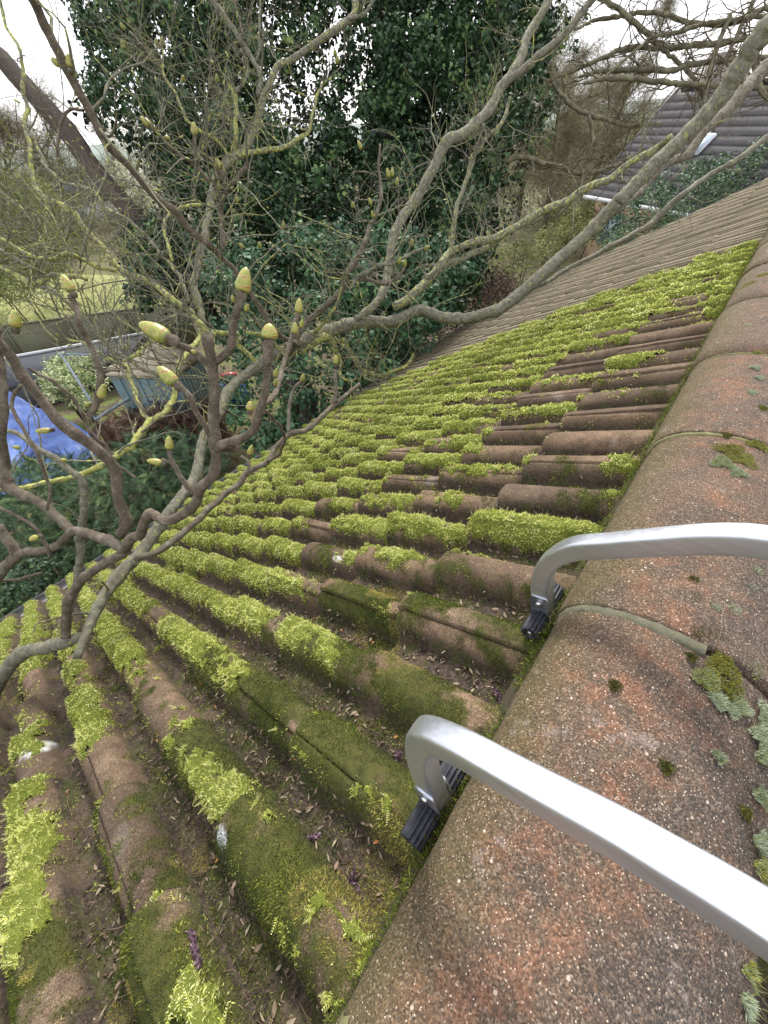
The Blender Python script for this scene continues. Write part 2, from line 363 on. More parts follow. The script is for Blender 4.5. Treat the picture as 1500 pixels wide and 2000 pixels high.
# other slope, beyond the ridge
XR = O[0] + .30; ZR = O[2] + .0
def build_back():
    acc = Acc(); du = .0125
    for c in range(1, 9):
        u = np.arange(-1.2, 6.9, du if c < 3 else .0375); v = np.array([(c - 1) * G - .02, (c - .5) * G, c * G - .004, c * G, c * G - .004])
        U, V = np.meshgrid(u, v); H = profile(U) - .02 * (1 - (V - (c - 1) * G) / G) ; H[3] -= .003; H[4] -= .028
        P = np.stack([XR + V * math.cos(TH) - H * -math.sin(TH) * 0 + H * math.sin(TH), O[1] + U, ZR - V * math.sin(TH) + H * math.cos(TH)], -1).reshape(-1, 3)
        nr, nc_ = U.shape; i = (np.arange(nr - 1)[:, None] * nc_ + np.arange(nc_ - 1)[None]).ravel()
        F = np.stack([i, i + 1, i + nc_ + 1, i + nc_], -1); uf, vf = U.ravel(), V.ravel(); r, _ = roll(uf)
        acc.add(P, F, dark=np.clip(n2(uf, vf, 7, 3, 4) * 2 + .5, 0, 1), litter=np.clip(1.1 - r * 1.5, 0, 1), clean=0, tone=.5, pale=0, drop=0)
    return acc
build_back().build("back_slope_tiles", M_tile, bung, smooth=True)
# --- ridge caps
RAX = .137; CX = O[0] + .150; CZ = O[2] + .002
JN = [1.19 - 3.33 * k for k in (2, 1)] + [1.19, 4.64, 7.6, 10.88]
while JN[-1] < 46: JN.append(JN[-1] + 3.2)
M_mortar = simple("mortar", (.12, .115, .075), .95, .2, .45, 60, bmp=.004)
M_mort2 = simple('mortar_olive', (.16, .15, .07), .95, .2, .4, 60, bmp=.003)
def cap_pt(th, y, k, taper=0.0, dr=0.0, yaw=0.0):
    a = (RAX + dr) * (1 + taper); b = (.094 + dr) * (1 + taper)
    x = CX - a * np.cos(th); z = CZ + b * np.maximum(np.sin(th), 0) ** .82 - .03 * np.clip(-np.sin(th), 0, 1)
    return x, z
for k in range(len(JN) - 1):
    ya = O[1] + JN[k] * RP; yb = O[1] + JN[k + 1] * RP
    near = k < 4; nth = 90 if near else 24; ny = 110 if near else 6
    th = np.linspace(-.12, math.pi + .12, nth); yy = np.linspace(ya + .003, yb - .003, ny)
    T, Yg = np.meshgrid(th, yy); f = (Yg - ya) / (yb - ya)
    dr = (hsh(k, 1) - .5) * .006 + .004 * (1 - f)
    x, z = cap_pt(T, Yg, k, 0, dr); 
    endf = np.minimum(np.minimum(f, 1 - f) * (yb - ya), .006) / .006; z = z - .004 * (1 - endf)
    x = x + (hsh(k, 2) - .5) * .006 + (hsh(k, 3) - .5) * .012 * f; z = z + (hsh(k, 4) - .5) * .006
    P = np.stack([x, Yg, z], -1).reshape(-1, 3)
    if near:
        q = fbm(P, 3, 70) * .0009 + fbm(P, 3, 12) * .003; P[:, 2] += q; P[:, 0] -= q * np.cos(T.ravel()) * .6
    nr, nc_ = T.shape; i = (np.arange(nr - 1)[:, None] * nc_ + np.arange(nc_ - 1)[None]).ravel()
    F = np.stack([i, i + nc_, i + nc_ + 1, i + 1], -1)
    # end skirts
    n0 = len(P); P = np.vstack([P, P[:nc_] + (P[:nc_] * 0 + [0, 0, 0]) , P[-nc_:]])
    cen = np.array([CX, 0, CZ]); e0 = P[n0:n0 + nc_]; e1 = P[n0 + nc_:]
    for e in (e0, e1): e[:, 0] = CX + (e[:, 0] - CX) * .88; e[:, 2] = CZ + (e[:, 2] - CZ) * .85 - .004
    P[n0:n0 + nc_] = e0; P[n0 + nc_:] = e1
    j = np.arange(nc_ - 1); F = np.vstack([F, np.stack([j, j + 1, n0 + j + 1, n0 + j], -1), np.stack([n0 - nc_ + j, n0 + nc_ + j, n0 + nc_ + j + 1, n0 - nc_ + j + 1], -1)])
    t_ = (P[:, 0] - (CX - RAX)) / (2 * RAX)
    nn = fbm(P, 3, 7)
    A = dict(moss=np.clip(1.15 - t_ * 4.0 + nn * .7, 0, 1), red=np.clip(.95 - abs(t_ - .5) * 2.0 + nn * 1.2 + (.6 if k in (1, 3) else .15), 0, 1),
             grey=np.clip((t_ - .40) * 2.6 + nn * 1.3 + (.3 if k == 1 else 0), 0, 1))
    mesh("ridge_tile", P, F, M_cap, bung, True, A)
    # mortar filling the joint
    th2 = np.linspace(0.0, math.pi, 60); V = []
    wd = (.013, .0105, .006, .005, .004)[k] if k < 5 else .004
    for yo, d_ in ((-wd, -.003), (-wd * .75, .0006), (0, .0014), (wd * .75, .0004), (wd, -.003)):
        wob = n2(th2 * 3, th2 * 0 + k, 2, 3, yo * 90) * wd * .35
        x, z = cap_pt(th2, 0, 0, 0, d_ + .0022 * n2(th2 * 4, th2 * 0 + k, 3, 3, yo * 200)); V.append(np.stack([x, yb + yo + wob, z], -1))
    V = np.concatenate(V); i = (np.arange(4)[:, None] * 60 + np.arange(59)[None]).ravel()
    keep = n2(V[:, 0], V[:, 2], 25, 2, k) > (-1 if k in (0, 1) else -.1)
    Fm = np.stack([i, i + 60, i + 61, i + 1], -1)
    if k in (1,): 
        lim = V[:, 0] < CX + .03; Fm = Fm[lim[Fm].all(1)]
    mesh("mortar_joint", V, Fm, M_mortar if k == 1 else M_mort2, bung, True)
# mortar bed closing the gap under the caps
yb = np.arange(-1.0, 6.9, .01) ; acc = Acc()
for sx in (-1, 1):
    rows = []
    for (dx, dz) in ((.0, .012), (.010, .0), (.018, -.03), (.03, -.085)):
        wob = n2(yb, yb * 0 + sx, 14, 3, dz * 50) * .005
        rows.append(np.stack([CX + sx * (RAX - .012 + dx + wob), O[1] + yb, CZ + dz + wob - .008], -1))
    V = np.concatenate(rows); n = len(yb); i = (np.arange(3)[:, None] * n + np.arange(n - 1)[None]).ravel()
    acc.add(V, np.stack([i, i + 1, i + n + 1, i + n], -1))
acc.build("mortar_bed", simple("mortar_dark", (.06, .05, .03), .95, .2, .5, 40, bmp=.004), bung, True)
# --- walls, gutter, fascia, verge
M_wall = simple("brick_wall", (.33, .2, .14), .9, .3, .3, 12)
EX = float(rw(0, NC * G + .03, 0)[0]); EZ = float(rw(0, NC * G, 0)[2])
WX = EX + .35; BX = XR + NC * G * math.cos(TH) - .35
y0, y1 = O[1] - 1.5, O[1] + U_END - .08
V = np.array([(WX, y0, 0), (BX, y0, 0), (BX, y0, EZ - .06), (CX, y0, O[2] - .25), (WX, y0, EZ - .06)])
V2 = V.copy(); V2[:, 1] = y1; V = np.vstack([V, V2])
mesh("wall", V, [np.array([(0, 1, 6, 5), (1, 2, 7, 6), (5, 9, 4, 0)]), np.array([(0, 4, 3, 2, 1), (5, 6, 7, 8, 9)])], M_wall, bung)
M_white = simple("white_upvc", (.72, .74, .76), .4, .5, .08, 5)
M_gut = simple("grey_gutter", (.12, .12, .12), .5, .4, .3, 12)
yy = np.array([y0, y1]); ths = np.linspace(math.pi, 2 * math.pi, 9); V = []
for y in yy:
    for r_ in (.055, .049):
        for a in (ths if r_ > .05 else ths): V.append((EX + .005 + r_ * math.cos(a), y, EZ - .05 + r_ * math.sin(a)))
V = np.array(V); F = []
for s in (0, 9):
    for i in range(8): F.append((s + i, s + i + 1, s + 18 + i + 1, s + 18 + i))
F += [(0, 9, 27, 18), (8, 26, 35, 17)]
mesh("gutter", V, np.array(F), M_gut, bung)
v_, f_ = box_vf((EX + .07, y0, EZ - .19), (EX + .09, y1, EZ - .035)); mesh("fascia_board", v_, f_, M_white, bung)
c0 = rw(U_END, -.02, -.075); c1 = rw(U_END, NC * G, -.075); mid = (c0 + c1) / 2
v_, f_ = obox_vf(mid + np.array([0, .012, 0]), (c1 - c0) / 2, (0, .011, 0), NN * .06); mesh("verge_board", v_, f_, simple("verge_mortar", (.20, .18, .13), .9, .2, .3, 20), bung)

# ------------------------------------------------------------------ moss
def bend_blades(P, Nrm, L, W, rnd, lean, rg, seg=2):
    """curved tapering blades: P roots, unit normals, lengths, widths -> V,F,rnd"""
    n = len(P); t = rg.normal(size=(n, 3)); t -= (t * Nrm).sum(1)[:, None] * Nrm; t /= np.linalg.norm(t, axis=1)[:, None] + 1e-9
    side = np.cross(Nrm, t); L = L[:, None]; W = W[:, None]; lean = np.broadcast_to(lean, (n,))[:, None]
    rows = []; 
    for k in range(seg + 1):
        f = k / seg; c = P + Nrm * L * (f - .35 * lean * f * f) + t * L * lean * f * f
        if k < seg: wv = W * (1 - .35 * f) * (.6 if k == 0 else 1); rows += [c - side * wv, c + side * wv]
        else: rows.append(c)
    V = np.stack(rows, 1); m_ = V.shape[1]; b = np.arange(n)[:, None] * m_
    Q = []
    for k in range(seg - 1): Q.append(b + np.array([[2 * k, 2 * k + 1, 2 * k + 3, 2 * k + 2]]))
    T3 = b + np.array([[2 * seg - 2, 2 * seg - 1, 2 * seg]])
    return V.reshape(-1, 3), ([np.vstack(Q)] if Q else []) + [T3], np.repeat(rnd, m_)
def moss_cushions(name, which, label, mat, blade, ug, vg, stepf, thick, ap):
    """soft undersheet + blades"""
    pass
M_fm = leafmat("feather_moss", [(0, (.09, .10, .018)), (.25, (.26, .29, .045)), (.5, (.52, .56, .11)), (.8, (.74, .76, .26)), (1, (.86, .86, .48))], .7, .2, .42)
M_fmb = simple("moss_bed_green", (.11, .13, .025), .95, .1, .5, 60, bmp=.006)
M_cm = leafmat("cushion_moss", [(0, (.014, .02, .004)), (.35, (.042, .064, .007)), (.65, (.09, .125, .012)), (.85, (.21, .25, .03)), (.92, (.42, .40, .09)), (1, (.40, .25, .10))], .75, .2, .25)
M_cmb = simple("moss_bed_dark", (.05, .052, .014), .95, .1, .5, 60, bmp=.004)
def normal_uv(hf, u, v, e=.003):
    hu = (hf(u + e, v) - hf(u - e, v)) / (2 * e); hv = (hf(u, v + e) - hf(u, v - e)) / (2 * e)
    n = NN - hu[:, None] * Yx - hv[:, None] * S; return n / np.linalg.norm(n, axis=1)[:, None]
def thickF(u, v):
    mf, _, _ = masks(u, v); return np.clip(mf, 0, .55) ** .7 * .020 * (1 + .5 * n2(u, v, 35, 2, 11)) - .0005
def thickD(u, v):
    _, md, _ = masks(u, v); return np.clip(md, 0, .5) ** .8 * .008
bands = [(-1.4, 1.1, -.02, 1.35, .006), (-1.4, 3.6, 1.35, 3.75, .011), (1.1, 3.7, -.02, 1.35, .010)]
accF = Acc(); accFb = Acc(); accD = Acc(); accDb = Acc()
for (ua, ub, va, vb, st) in bands:
    u = np.arange(ua, ub, st); v = np.arange(va, vb + st * .5, st * 1.3); U, V = np.meshgrid(u, v); uf, vf = U.ravel(), V.ravel()
    mf, md, litter_shade = masks(uf, vf); base = surf(uf, vf)
    nr, nc_ = U.shape; i = (np.arange(nr - 1)[:, None] * nc_ + np.arange(nc_ - 1)[None]).ravel(); F = np.stack([i, i + nc_, i + nc_ + 1, i + 1], -1)
    hb = base + np.where(mf > 0, np.clip(mf, 0, .55) ** .7 * .021 * (1 + 1.1 * n2(uf, vf, 32, 3, 11)), -.004)
    keep = (mf > -.12)[F].all(1); P = rw(uf, vf, hb); us, inv = np.unique(F[keep], return_inverse=True)
    accFb.add(P[us], inv.reshape(-1, 4))
for (ua, ub, va, vb, dens_, Lm, Wm) in ((-1.3, .75, 0, .75, 230000, .0055, .0008), (-1.3, 1.3, .75, 1.6, 95000, .0075, .0012), (.75, 2.2, 0, .75, 70000, .008, .0014),
                                        (-1.3, 3.6, 1.6, 2.7, 26000, .011, .0023), (1.3, 3.6, .75, 1.6, 26000, .011, .0023), (2.2, 3.6, 0, .75, 24000, .011, .0025), (-1.3, 3.7, 2.7, 3.75, 17000, .012, .003),
                                        (3.0, 6.9, 0, 3.7, 900, .012, .003)):
    n = int((ub - ua) * (vb - va) * dens_); u = rng.uniform(ua, ub, n); v = rng.uniform(va, vb, n)
    mf, md, litter_shade = masks(u, v); k = mf > rng.uniform(-.26, .2, n)
    u, v, mf = u[k], v[k], mf[k]
    h = surf(u, v) + np.clip(mf, 0, .55) ** .7 * .021 * (1 + 1.1 * n2(u, v, 32, 3, 11)) - .002
    P = rw(u, v, h); nr_ = normal_uv(surf, u, v, .006); nr_ = nr_ * .8 + rng.normal(size=P.shape) * .42 + np.array([0, 0, .25]); nr_ /= np.linalg.norm(nr_, axis=1)[:, None]
    L = Lm * rng.uniform(.5, 1.25, len(u)); col_ = np.clip(.59 + n2(u, v, 9, 3, 21) * .45 + n2(u, v, 32, 3, 11) * .35 + rng.normal(size=len(u)) * .2 + np.clip(mf, 0, .4) * .3 - .12, 0, 1)
    Vv, Ff, rr = bend_blades(P, nr_, L, np.full(len(u), Wm) * rng.uniform(.7, 1.3, len(u)), col_, rng.uniform(.2, .9, len(u)), rng, 2 if Lm < .012 else 1)
    accF.add(Vv, Ff, rnd=rr)
n = 2600; cu = rng.uniform(-1.2, 1.6, n); cv = 3.3 * rng.random(n) ** 1.5 + .04; r0_, _ = roll(cu); k = (r0_ < .6); cu, cv = cu[k], cv[k]; nb = 34
u = np.repeat(cu, nb) + rng.normal(size=len(cu) * nb) * .008; v = np.repeat(cv, nb) + rng.normal(size=len(cu) * nb) * .011; P = rw(u, v, surf(u, v) + .001)
nr_ = NN + rng.normal(size=P.shape) * .5; nr_ /= np.linalg.norm(nr_, axis=1)[:, None]; ds_ = np.linalg.norm(P - CAM, axis=1)
Vv, Ff, rr = bend_blades(P, nr_, .0055 * rng.uniform(.5, 1.3, len(u)) * np.clip(ds_, .8, 1.6), .0009 * np.clip(ds_, .9, 2.2), np.clip(np.repeat(rng.uniform(.0, .55, len(cu)), nb) + rng.normal(size=len(u)) * .15, 0, 1), rng.uniform(.2, .9, len(u)), rng, 1); accF.add(Vv, Ff, rnd=rr)
# frond-like side leaflets for the nearest feathery shoots
n = 9000; u = rng.uniform(-1.2, .8, n); v = rng.uniform(0, .95, n); mf, md, litter_shade = masks(u, v); k = mf > .02; u, v, mf = u[k], v[k], mf[k]
P0 = rw(u, v, surf(u, v) + np.clip(mf, 0, .55) ** .7 * .021 * (1 + 1.1 * n2(u, v, 32, 3, 11))); nr_ = normal_uv(surf, u, v, .006) * .6 + rng.normal(size=P0.shape) * .5 + [0, 0, .3]; nr_ /= np.linalg.norm(nr_, axis=1)[:, None]
for q in range(7):
    f = q / 6; c = P0 + nr_ * (.015 * f - .002)
    for sgn in (-1, 1):
        t = np.cross(nr_, np.array([.3, .5, .8])); t /= np.linalg.norm(t, axis=1)[:, None]; d = t * sgn + nr_ * .7; d /= np.linalg.norm(d, axis=1)[:, None]
        Lq = .0052 * (1 - .75 * f); a = c - nr_ * .0006; b_ = c + nr_ * .0008; e = c + d * Lq
        Vq = np.stack([a, b_, e], 1).reshape(-1, 3); accF.add(Vq, np.arange(len(c) * 3).reshape(-1, 3), rnd=np.repeat(np.clip(.62 + .25 * f + rng.normal(size=len(c)) * .12, 0, 1), 3))
fm = accF.build("feathery_moss", M_fm); prop(fm, "bright yellow-green feathery moss spreading over the tile rolls", "moss", kind="stuff")
mb = accFb.build("moss_mat", M_fmb, None, True); prop(mb, "dense green mat under the feathery moss on the roof tiles", "moss", kind="stuff")
for (ua, ub, va, vb, dens_, Lm, Wm) in ((-.9, .55, 0, .5, 520000, .0042, .00075), (-1.2, 1.0, .5, 1.3, 210000, .0052, .0010), (.55, 1.6, 0, .5, 190000, .0052, .0010)):
    n = int((ub - ua) * (vb - va) * dens_); u = rng.uniform(ua, ub, n); v = rng.uniform(va, vb, n)
    mf, md, litter_shade = masks(u, v); k = (md > rng.uniform(-.25, .15, n)); u, v, md = u[k], v[k], md[k]
    h = surf(u, v) - .0008; P = rw(u, v, h)
    nr_ = normal_uv(surf, u, v, .006) + rng.normal(size=P.shape) * .45; nr_ /= np.linalg.norm(nr_, axis=1)[:, None]
    pt = n2(u, v, 9, 3, 31); col_ = np.clip(.42 + pt * .5 + rng.normal(size=len(u)) * .24, 0, .93)
    br = (n2(u, v, 6, 3, 41) > .38) & (rng.random(len(u)) < .75); col_ = np.where(br, rng.uniform(.9, 1, len(u)), col_)
    L = Lm * rng.uniform(.5, 1.4, len(u)) * (1 + .5 * np.clip(pt, -.5, 1))
    Vv, Ff, rr = bend_blades(P, nr_, L, np.full(len(u), Wm), col_, rng.uniform(.1, .7, len(u)), rng, 1)
    accD.add(Vv, Ff, rnd=rr)
# dark moss growing along the foot of the ridge caps
n = 26000; y = rng.uniform(-.35, 3.0, n); k = rng.random(n) < np.exp(-np.abs(y) * .3); y = y[k]; x = np.full(len(y), CX - RAX) + rng.normal(size=len(y)) * .006 - .004
P = np.stack([x, O[1] + y, CZ - .012 - rng.random(len(y)) * .03], -1); kk = n2(y, y * 0, 12, 3, 2) > -.25; P = P[kk]
nr_ = np.array([-.7, 0, .7]) + rng.normal(size=P.shape) * .4; nr_ /= np.linalg.norm(nr_, axis=1)[:, None]
Vv, Ff, rr = bend_blades(P, nr_, .007 * rng.uniform(.5, 1.4, len(P)), np.full(len(P), .001), np.clip(rng.normal(size=len(P)) * .2 + .6, 0, .9), .4, rng, 1); accD.add(Vv, Ff, rnd=rr)
cm = accD.build("cushion_moss", M_cm); prop(cm, "short dark olive cushion moss covering the nearest tiles by the ridge", "moss", kind="stuff")
# ------------------------------------------------------------------ litter, catkins, lichens on the roof
def leaf_cards(P, Nn, L, W, rg, rnd, acc, fold=.25, tip=.0):
    """small pointed leaves: 6 verts, folded along the rib"""
    n = len(P); t = rg.normal(size=(n, 3)); t -= (t * Nn).sum(1)[:, None] * Nn; t /= np.linalg.norm(t, axis=1)[:, None] + 1e-9
    s = np.cross(Nn, t); L = np.broadcast_to(L, (n,))[:, None]; W = np.broadcast_to(W, (n,))[:, None]
    a = P; b = P + t * L * .5 - Nn * L * tip * .3; c = P + t * L - Nn * L * tip
    l1 = P + t * L * .38 + s * W * .5 + Nn * W * fold; r1 = P + t * L * .38 - s * W * .5 + Nn * W * fold
    l2 = P + t * L * .75 + s * W * .3 + Nn * W * fold * .4 - Nn * L * tip * .6; r2 = P + t * L * .75 - s * W * .3 + Nn * W * fold * .4 - Nn * L * tip * .6
    V = np.stack([a, b, c, l1, r1, l2, r2], 1).reshape(-1, 3); k = np.arange(n)[:, None] * 7
    Q = np.vstack([k + [[0, 1, 5, 3]], k + [[0, 4, 6, 1]]]); T = np.vstack([k + [[1, 2, 5]], k + [[1, 6, 2]]])
    acc.add(V, [Q, T], rnd=np.repeat(np.clip(rnd, 0, 1), 7))
M_lit = leafmat("litter_brown", [(0, (.05, .035, .024)), (.4, (.13, .09, .06)), (.75, (.27, .20, .14)), (.93, (.30, .25, .17)), (1, (.36, .15, .05))], .85, .2, .1)
acc = Acc()
n = 330000; u = rng.uniform(-1.2, 3.2, n); v = rng.uniform(.02, 3.72, n)
mf, md, litter_shade = masks(u, v); dist = np.linalg.norm(rw(u, v, 0) - CAM, axis=1)
k = (litter_shade > rng.uniform(.15, 1, n)) & (rng.random(n) < np.clip(.9 / dist ** 2, .06, 1)); u, v, dist = u[k], v[k], dist[k]
P = rw(u, v, surf(u, v) + rng.uniform(.0005, .006, len(u))); nr_ = NN + rng.normal(size=P.shape) * .45; nr_ /= np.linalg.norm(nr_, axis=1)[:, None]
L = (.0025 + .013 * rng.random(len(u)) ** 2.5) * np.clip(dist * .8, 1, 1.8); leaf_cards(P, nr_, L, L * rng.uniform(.15, .45, len(u)), rng, rng.random(len(u)) * .93, acc)
n = 150; u = rng.uniform(-1.0, .6, n); v = rng.uniform(.05, 1.2, n); r, _ = roll(u); k = r < .35; u, v = u[k], v[k]
P = rw(u, v, surf(u, v) + .004); leaf_cards(P, np.tile(NN, (len(u), 1)) + rng.normal(size=P.shape) * .2, .010, .0042, rng, np.full(len(u), 1.0), acc)
# dry needles and fine twigs
n = 1600; u = rng.uniform(-1.2, 2.5, n); v = rng.uniform(.05, 3.7, n); r, _ = roll(u); k = r < .5; u, v = u[k], v[k]
P = rw(u, v, surf(u, v) + .004); d = rng.normal(size=P.shape); d -= (d @ NN)[:, None] * NN; d /= np.linalg.norm(d, axis=1)[:, None]
for p, q in zip(P, d):
    Lq = rng.uniform(.012, .05); b_ = p + q * Lq * .5 + NN * .003 + rng.normal(size=3) * .003
    vv_, ff_ = tube_vf([p, b_, p + q * Lq + rng.normal(size=3) * .004], np.array([.0006, .0007, .0005]) * rng.uniform(.8, 1.8), 3, cap=False); acc.add(vv_, ff_, rnd=rng.uniform(.1, .8))
o = acc.build("leaf_litter", M_lit); prop(o, "brown leaf scraps, bud scales and fine twigs lying in the tile pans", "leaf litter", kind="stuff")
# purple catkins
M_cat = leafmat("catkin_purple", [(0, (.05, .03, .038)), (.5, (.12, .07, .09)), (1, (.25, .17, .20))], .8, .2, .1)
cats = [(375, 1850, 95, .045, "thick purple catkin lying curved in the pan at the bottom of the photo"), (580, 1610, 60, .04, "purple catkin with a curled stalk between the two nearest seamed rolls"),
        (715, 1785, 10, .032, "bent purple catkin left of the concrete ridge near the bottom"), (655, 1680, 120, .026, "short dark purple catkin just above the bent one by the ridge"),
        (620, 1375, 20, .026, "pinkish purple catkin in the pan right of the white dropping"), (745, 1445, 5, .028, "curved purple catkin lying left of the nearer metal hook"),
        (805, 1470, 85, .03, "thin purple catkin half hidden beside the nearer metal hook"), (995, 1330, 70, .034, "dark purple catkin standing against the ridge between the two hooks"),
        (945, 1305, 120, .026, "small dark purple catkin left of the one standing against the ridge")]
for (a, b, ang, Lc, lab) in cats:
    uu, vv = rpx(a, b, -.02); c0 = rw(uu, vv, surf(np.array([uu]), np.array([vv]))[0] + .005); g = rad(ang)
    d = Yx * math.cos(g) + S * math.sin(g) * -1; s_ = np.cross(NN, d); bow = rng.uniform(-.25, .25)
    acc = Acc(); pts = [c0 + d * Lc * f + s_ * Lc * bow * (1 - 4 * f * f) + NN * .001 * rng.normal() for f in np.linspace(-.5, .5, 7)]
    pp, rr_ = catmull(pts, np.full(7, .0022), .003); V, F = tube_vf(pp, rr_, 6, .3); acc.add(V, F, rnd=.3)
    nb = 150; i = rng.integers(0, len(pp) - 1, nb); P = pp[i] + rng.normal(size=(nb, 3)) * .0012; nd = rng.normal(size=(nb, 3)); nd /= np.linalg.norm(nd, axis=1)[:, None]
    leaf_cards(P, nd, .0055, .003, rng, rng.random(nb), acc, .3)
    o = acc.build("catkin", M_cat); prop(o, lab, "catkin", "purple catkins fallen on the tiles")
# lichen and cushion growths on the ridge caps
M_li = leafmat("cap_lichen", [(0, (.05, .05, .014)), (.3, (.12, .13, .03)), (.5, (.30, .28, .05)), (.7, (.22, .27, .15)), (1, (.46, .50, .38))], .9, .1, .15)
acc = Acc(); gr = [(1395, 1240, .024, .2), (1360, 1235, .02, .15), (1410, 1300, .03, .4), (1380, 1330, .025, .6), (1425, 1350, .025, .35), (1440, 1380, .02, .75), (1400, 1370, .016, .8), (1425, 1390, .014, .8), (1430, 1195, .016, .85), (1395, 1190, .012, .8),
    (1475, 1120, .01, .8), (1465, 1150, .012, .8), (1470, 1310, .018, .7), (1490, 1400, .02, .8), (1480, 1440, .02, .8), (1485, 1480, .018, .75), (1400, 1480, .01, .75), (1355, 1135, .012, .15), (1360, 1170, .012, .15),
    (1425, 880, .04, .4), (1455, 900, .035, .5), (1410, 905, .03, .7), (1440, 925, .022, .75), (1480, 870, .03, .45), (1470, 770, .018, .85), (1482, 740, .014, .85), (1475, 720, .018, .85), (1455, 640, .016, .85), (1478, 690, .014, .5), (1490, 800, .02, .3), (1450, 1590, .010, .2), (1480, 1650, .016, .8), (1480, 1700, .016, .6),
    (1300, 1500, .012, .1), (1200, 1340, .012, .1), (1455, 1900, .012, .6), (1450, 1960, .012, .8), (1480, 1560, .015, .75), (1460, 560, .04, .5), (1490, 540, .04, .5), (1350, 1285, .010, .1), (1420, 850, .02, .2), (1470, 1250, .012, .5)]
for (a, b, R_, tone) in gr:
    r_ = ray(a, b); Y_ = None
    # meet the cap's half-ellipse: march along the ray
    t = np.linspace(.05, 6, 6000); p = CAM + r_ * t[:, None]; q = ((p[:, 0] - CX) / RAX) ** 2 + (np.maximum(p[:, 2] - CZ, 0) / .094) ** 2
    hit = np.where((q < 1) | (p[:, 2] < CZ))[0]
    if not len(hit): continue
    c = p[hit[0]]; nb = int(np.clip(R_ * R_ * 1.6e6, 260, 1300))
    ang = rng.uniform(0, 6.28, nb); rr_ = R_ * .55 * np.sqrt(rng.random(nb)) * (1 + .35 * np.sin(ang * 3 + a))
    x = np.clip(c[0] + rr_ * np.cos(ang), CX - RAX * .99, CX + RAX * .99); y = c[1] + rr_ * np.sin(ang) * 1.1
    th_ = np.arccos(np.clip(-(x - CX) / RAX, -1, 1)); z = CZ + .094 * np.sin(th_) ** .82 + .001
    P = np.stack([x, y, z], -1); nd = np.stack([-np.cos(th_), th_ * 0, np.sin(th_) + .3], -1) + rng.normal(size=P.shape) * .4; nd /= np.linalg.norm(nd, axis=1)[:, None]
    Ls = (.0065 if tone > .5 else .005) * (1 - (rr_ / (R_ * .8)) ** 2 * .5) * max(1, np.linalg.norm(c - CAM)) ** .3
    V, F, q_ = bend_blades(P, nd, Ls * rng.uniform(.6, 1.3, nb), np.full(nb, .0010 * max(1, np.linalg.norm(c - CAM)) ** .5), np.clip(tone + rng.normal(size=nb) * .13, 0, 1), .5, rng, 1); acc.add(V, F, rnd=q_)
n = 5000; y = O[1] + rng.uniform(-.5, 2.2, n); k = n2(y, y * 0, 9, 3, 13) > -.35; y = y[k]; P = np.stack([CX + RAX + .004 + rng.normal(size=len(y)) * .006, y, CZ - .006 + rng.normal(size=len(y)) * .006], -1)
nd = np.array([.8, 0, .6]) + rng.normal(size=P.shape) * .4; V, F, q_ = bend_blades(P, nd / np.linalg.norm(nd, axis=1)[:, None], .011 * rng.uniform(.6, 1.3, len(P)), np.full(len(P), .0012), np.clip(.62 + n2(y, y * 0, 20, 2, 1) + rng.normal(size=len(y)) * .12, 0, 1), .5, rng, 1); acc.add(V, F, rnd=q_)
o = acc.build("lichen_tufts", M_li); prop(o, "grey-green lichen and small moss tufts dotted over the concrete ridge", "lichen", kind="stuff")
# ------------------------------------------------------------------ aluminium hook arms with ribbed rubber feet
M_al, t_, b_ = newmat("brushed_aluminium", .33, .5); b_.inputs["Metallic"].default_value = .9
v_ = objco(t_); mp = N(t_, "ShaderNodeMapping"); mp.inputs["Scale"].default_value = (6, 220, 220); t_.links.new(v_, mp.inputs[0])
sc_ = noise(t_, 1.0, 3, mp.outputs[0]); t_.links.new(ramp(t_, sc_, [(.3, (.56, .58, .62)), (.7, (.62, .64, .69))]), b_.inputs["Base Color"])
t_.links.new(ramp(t_, sc_, [(.3, .34), (.7, .40)]), b_.inputs["Roughness"]); bump(t_, b_, sc_, .05, .0003)
M_rub, t_, b_ = newmat("black_rubber", .55, .4); t_.links.new(ramp(t_, noise(t_, 90, 4, objco(t_)), [(.4, (.012, .013, .018)), (.75, (.035, .037, .048))]), b_.inputs["Base Color"])
M_bolt = simple("bolt_steel", (.7, .7, .72), .3, .5, .1, 20, 1.0)
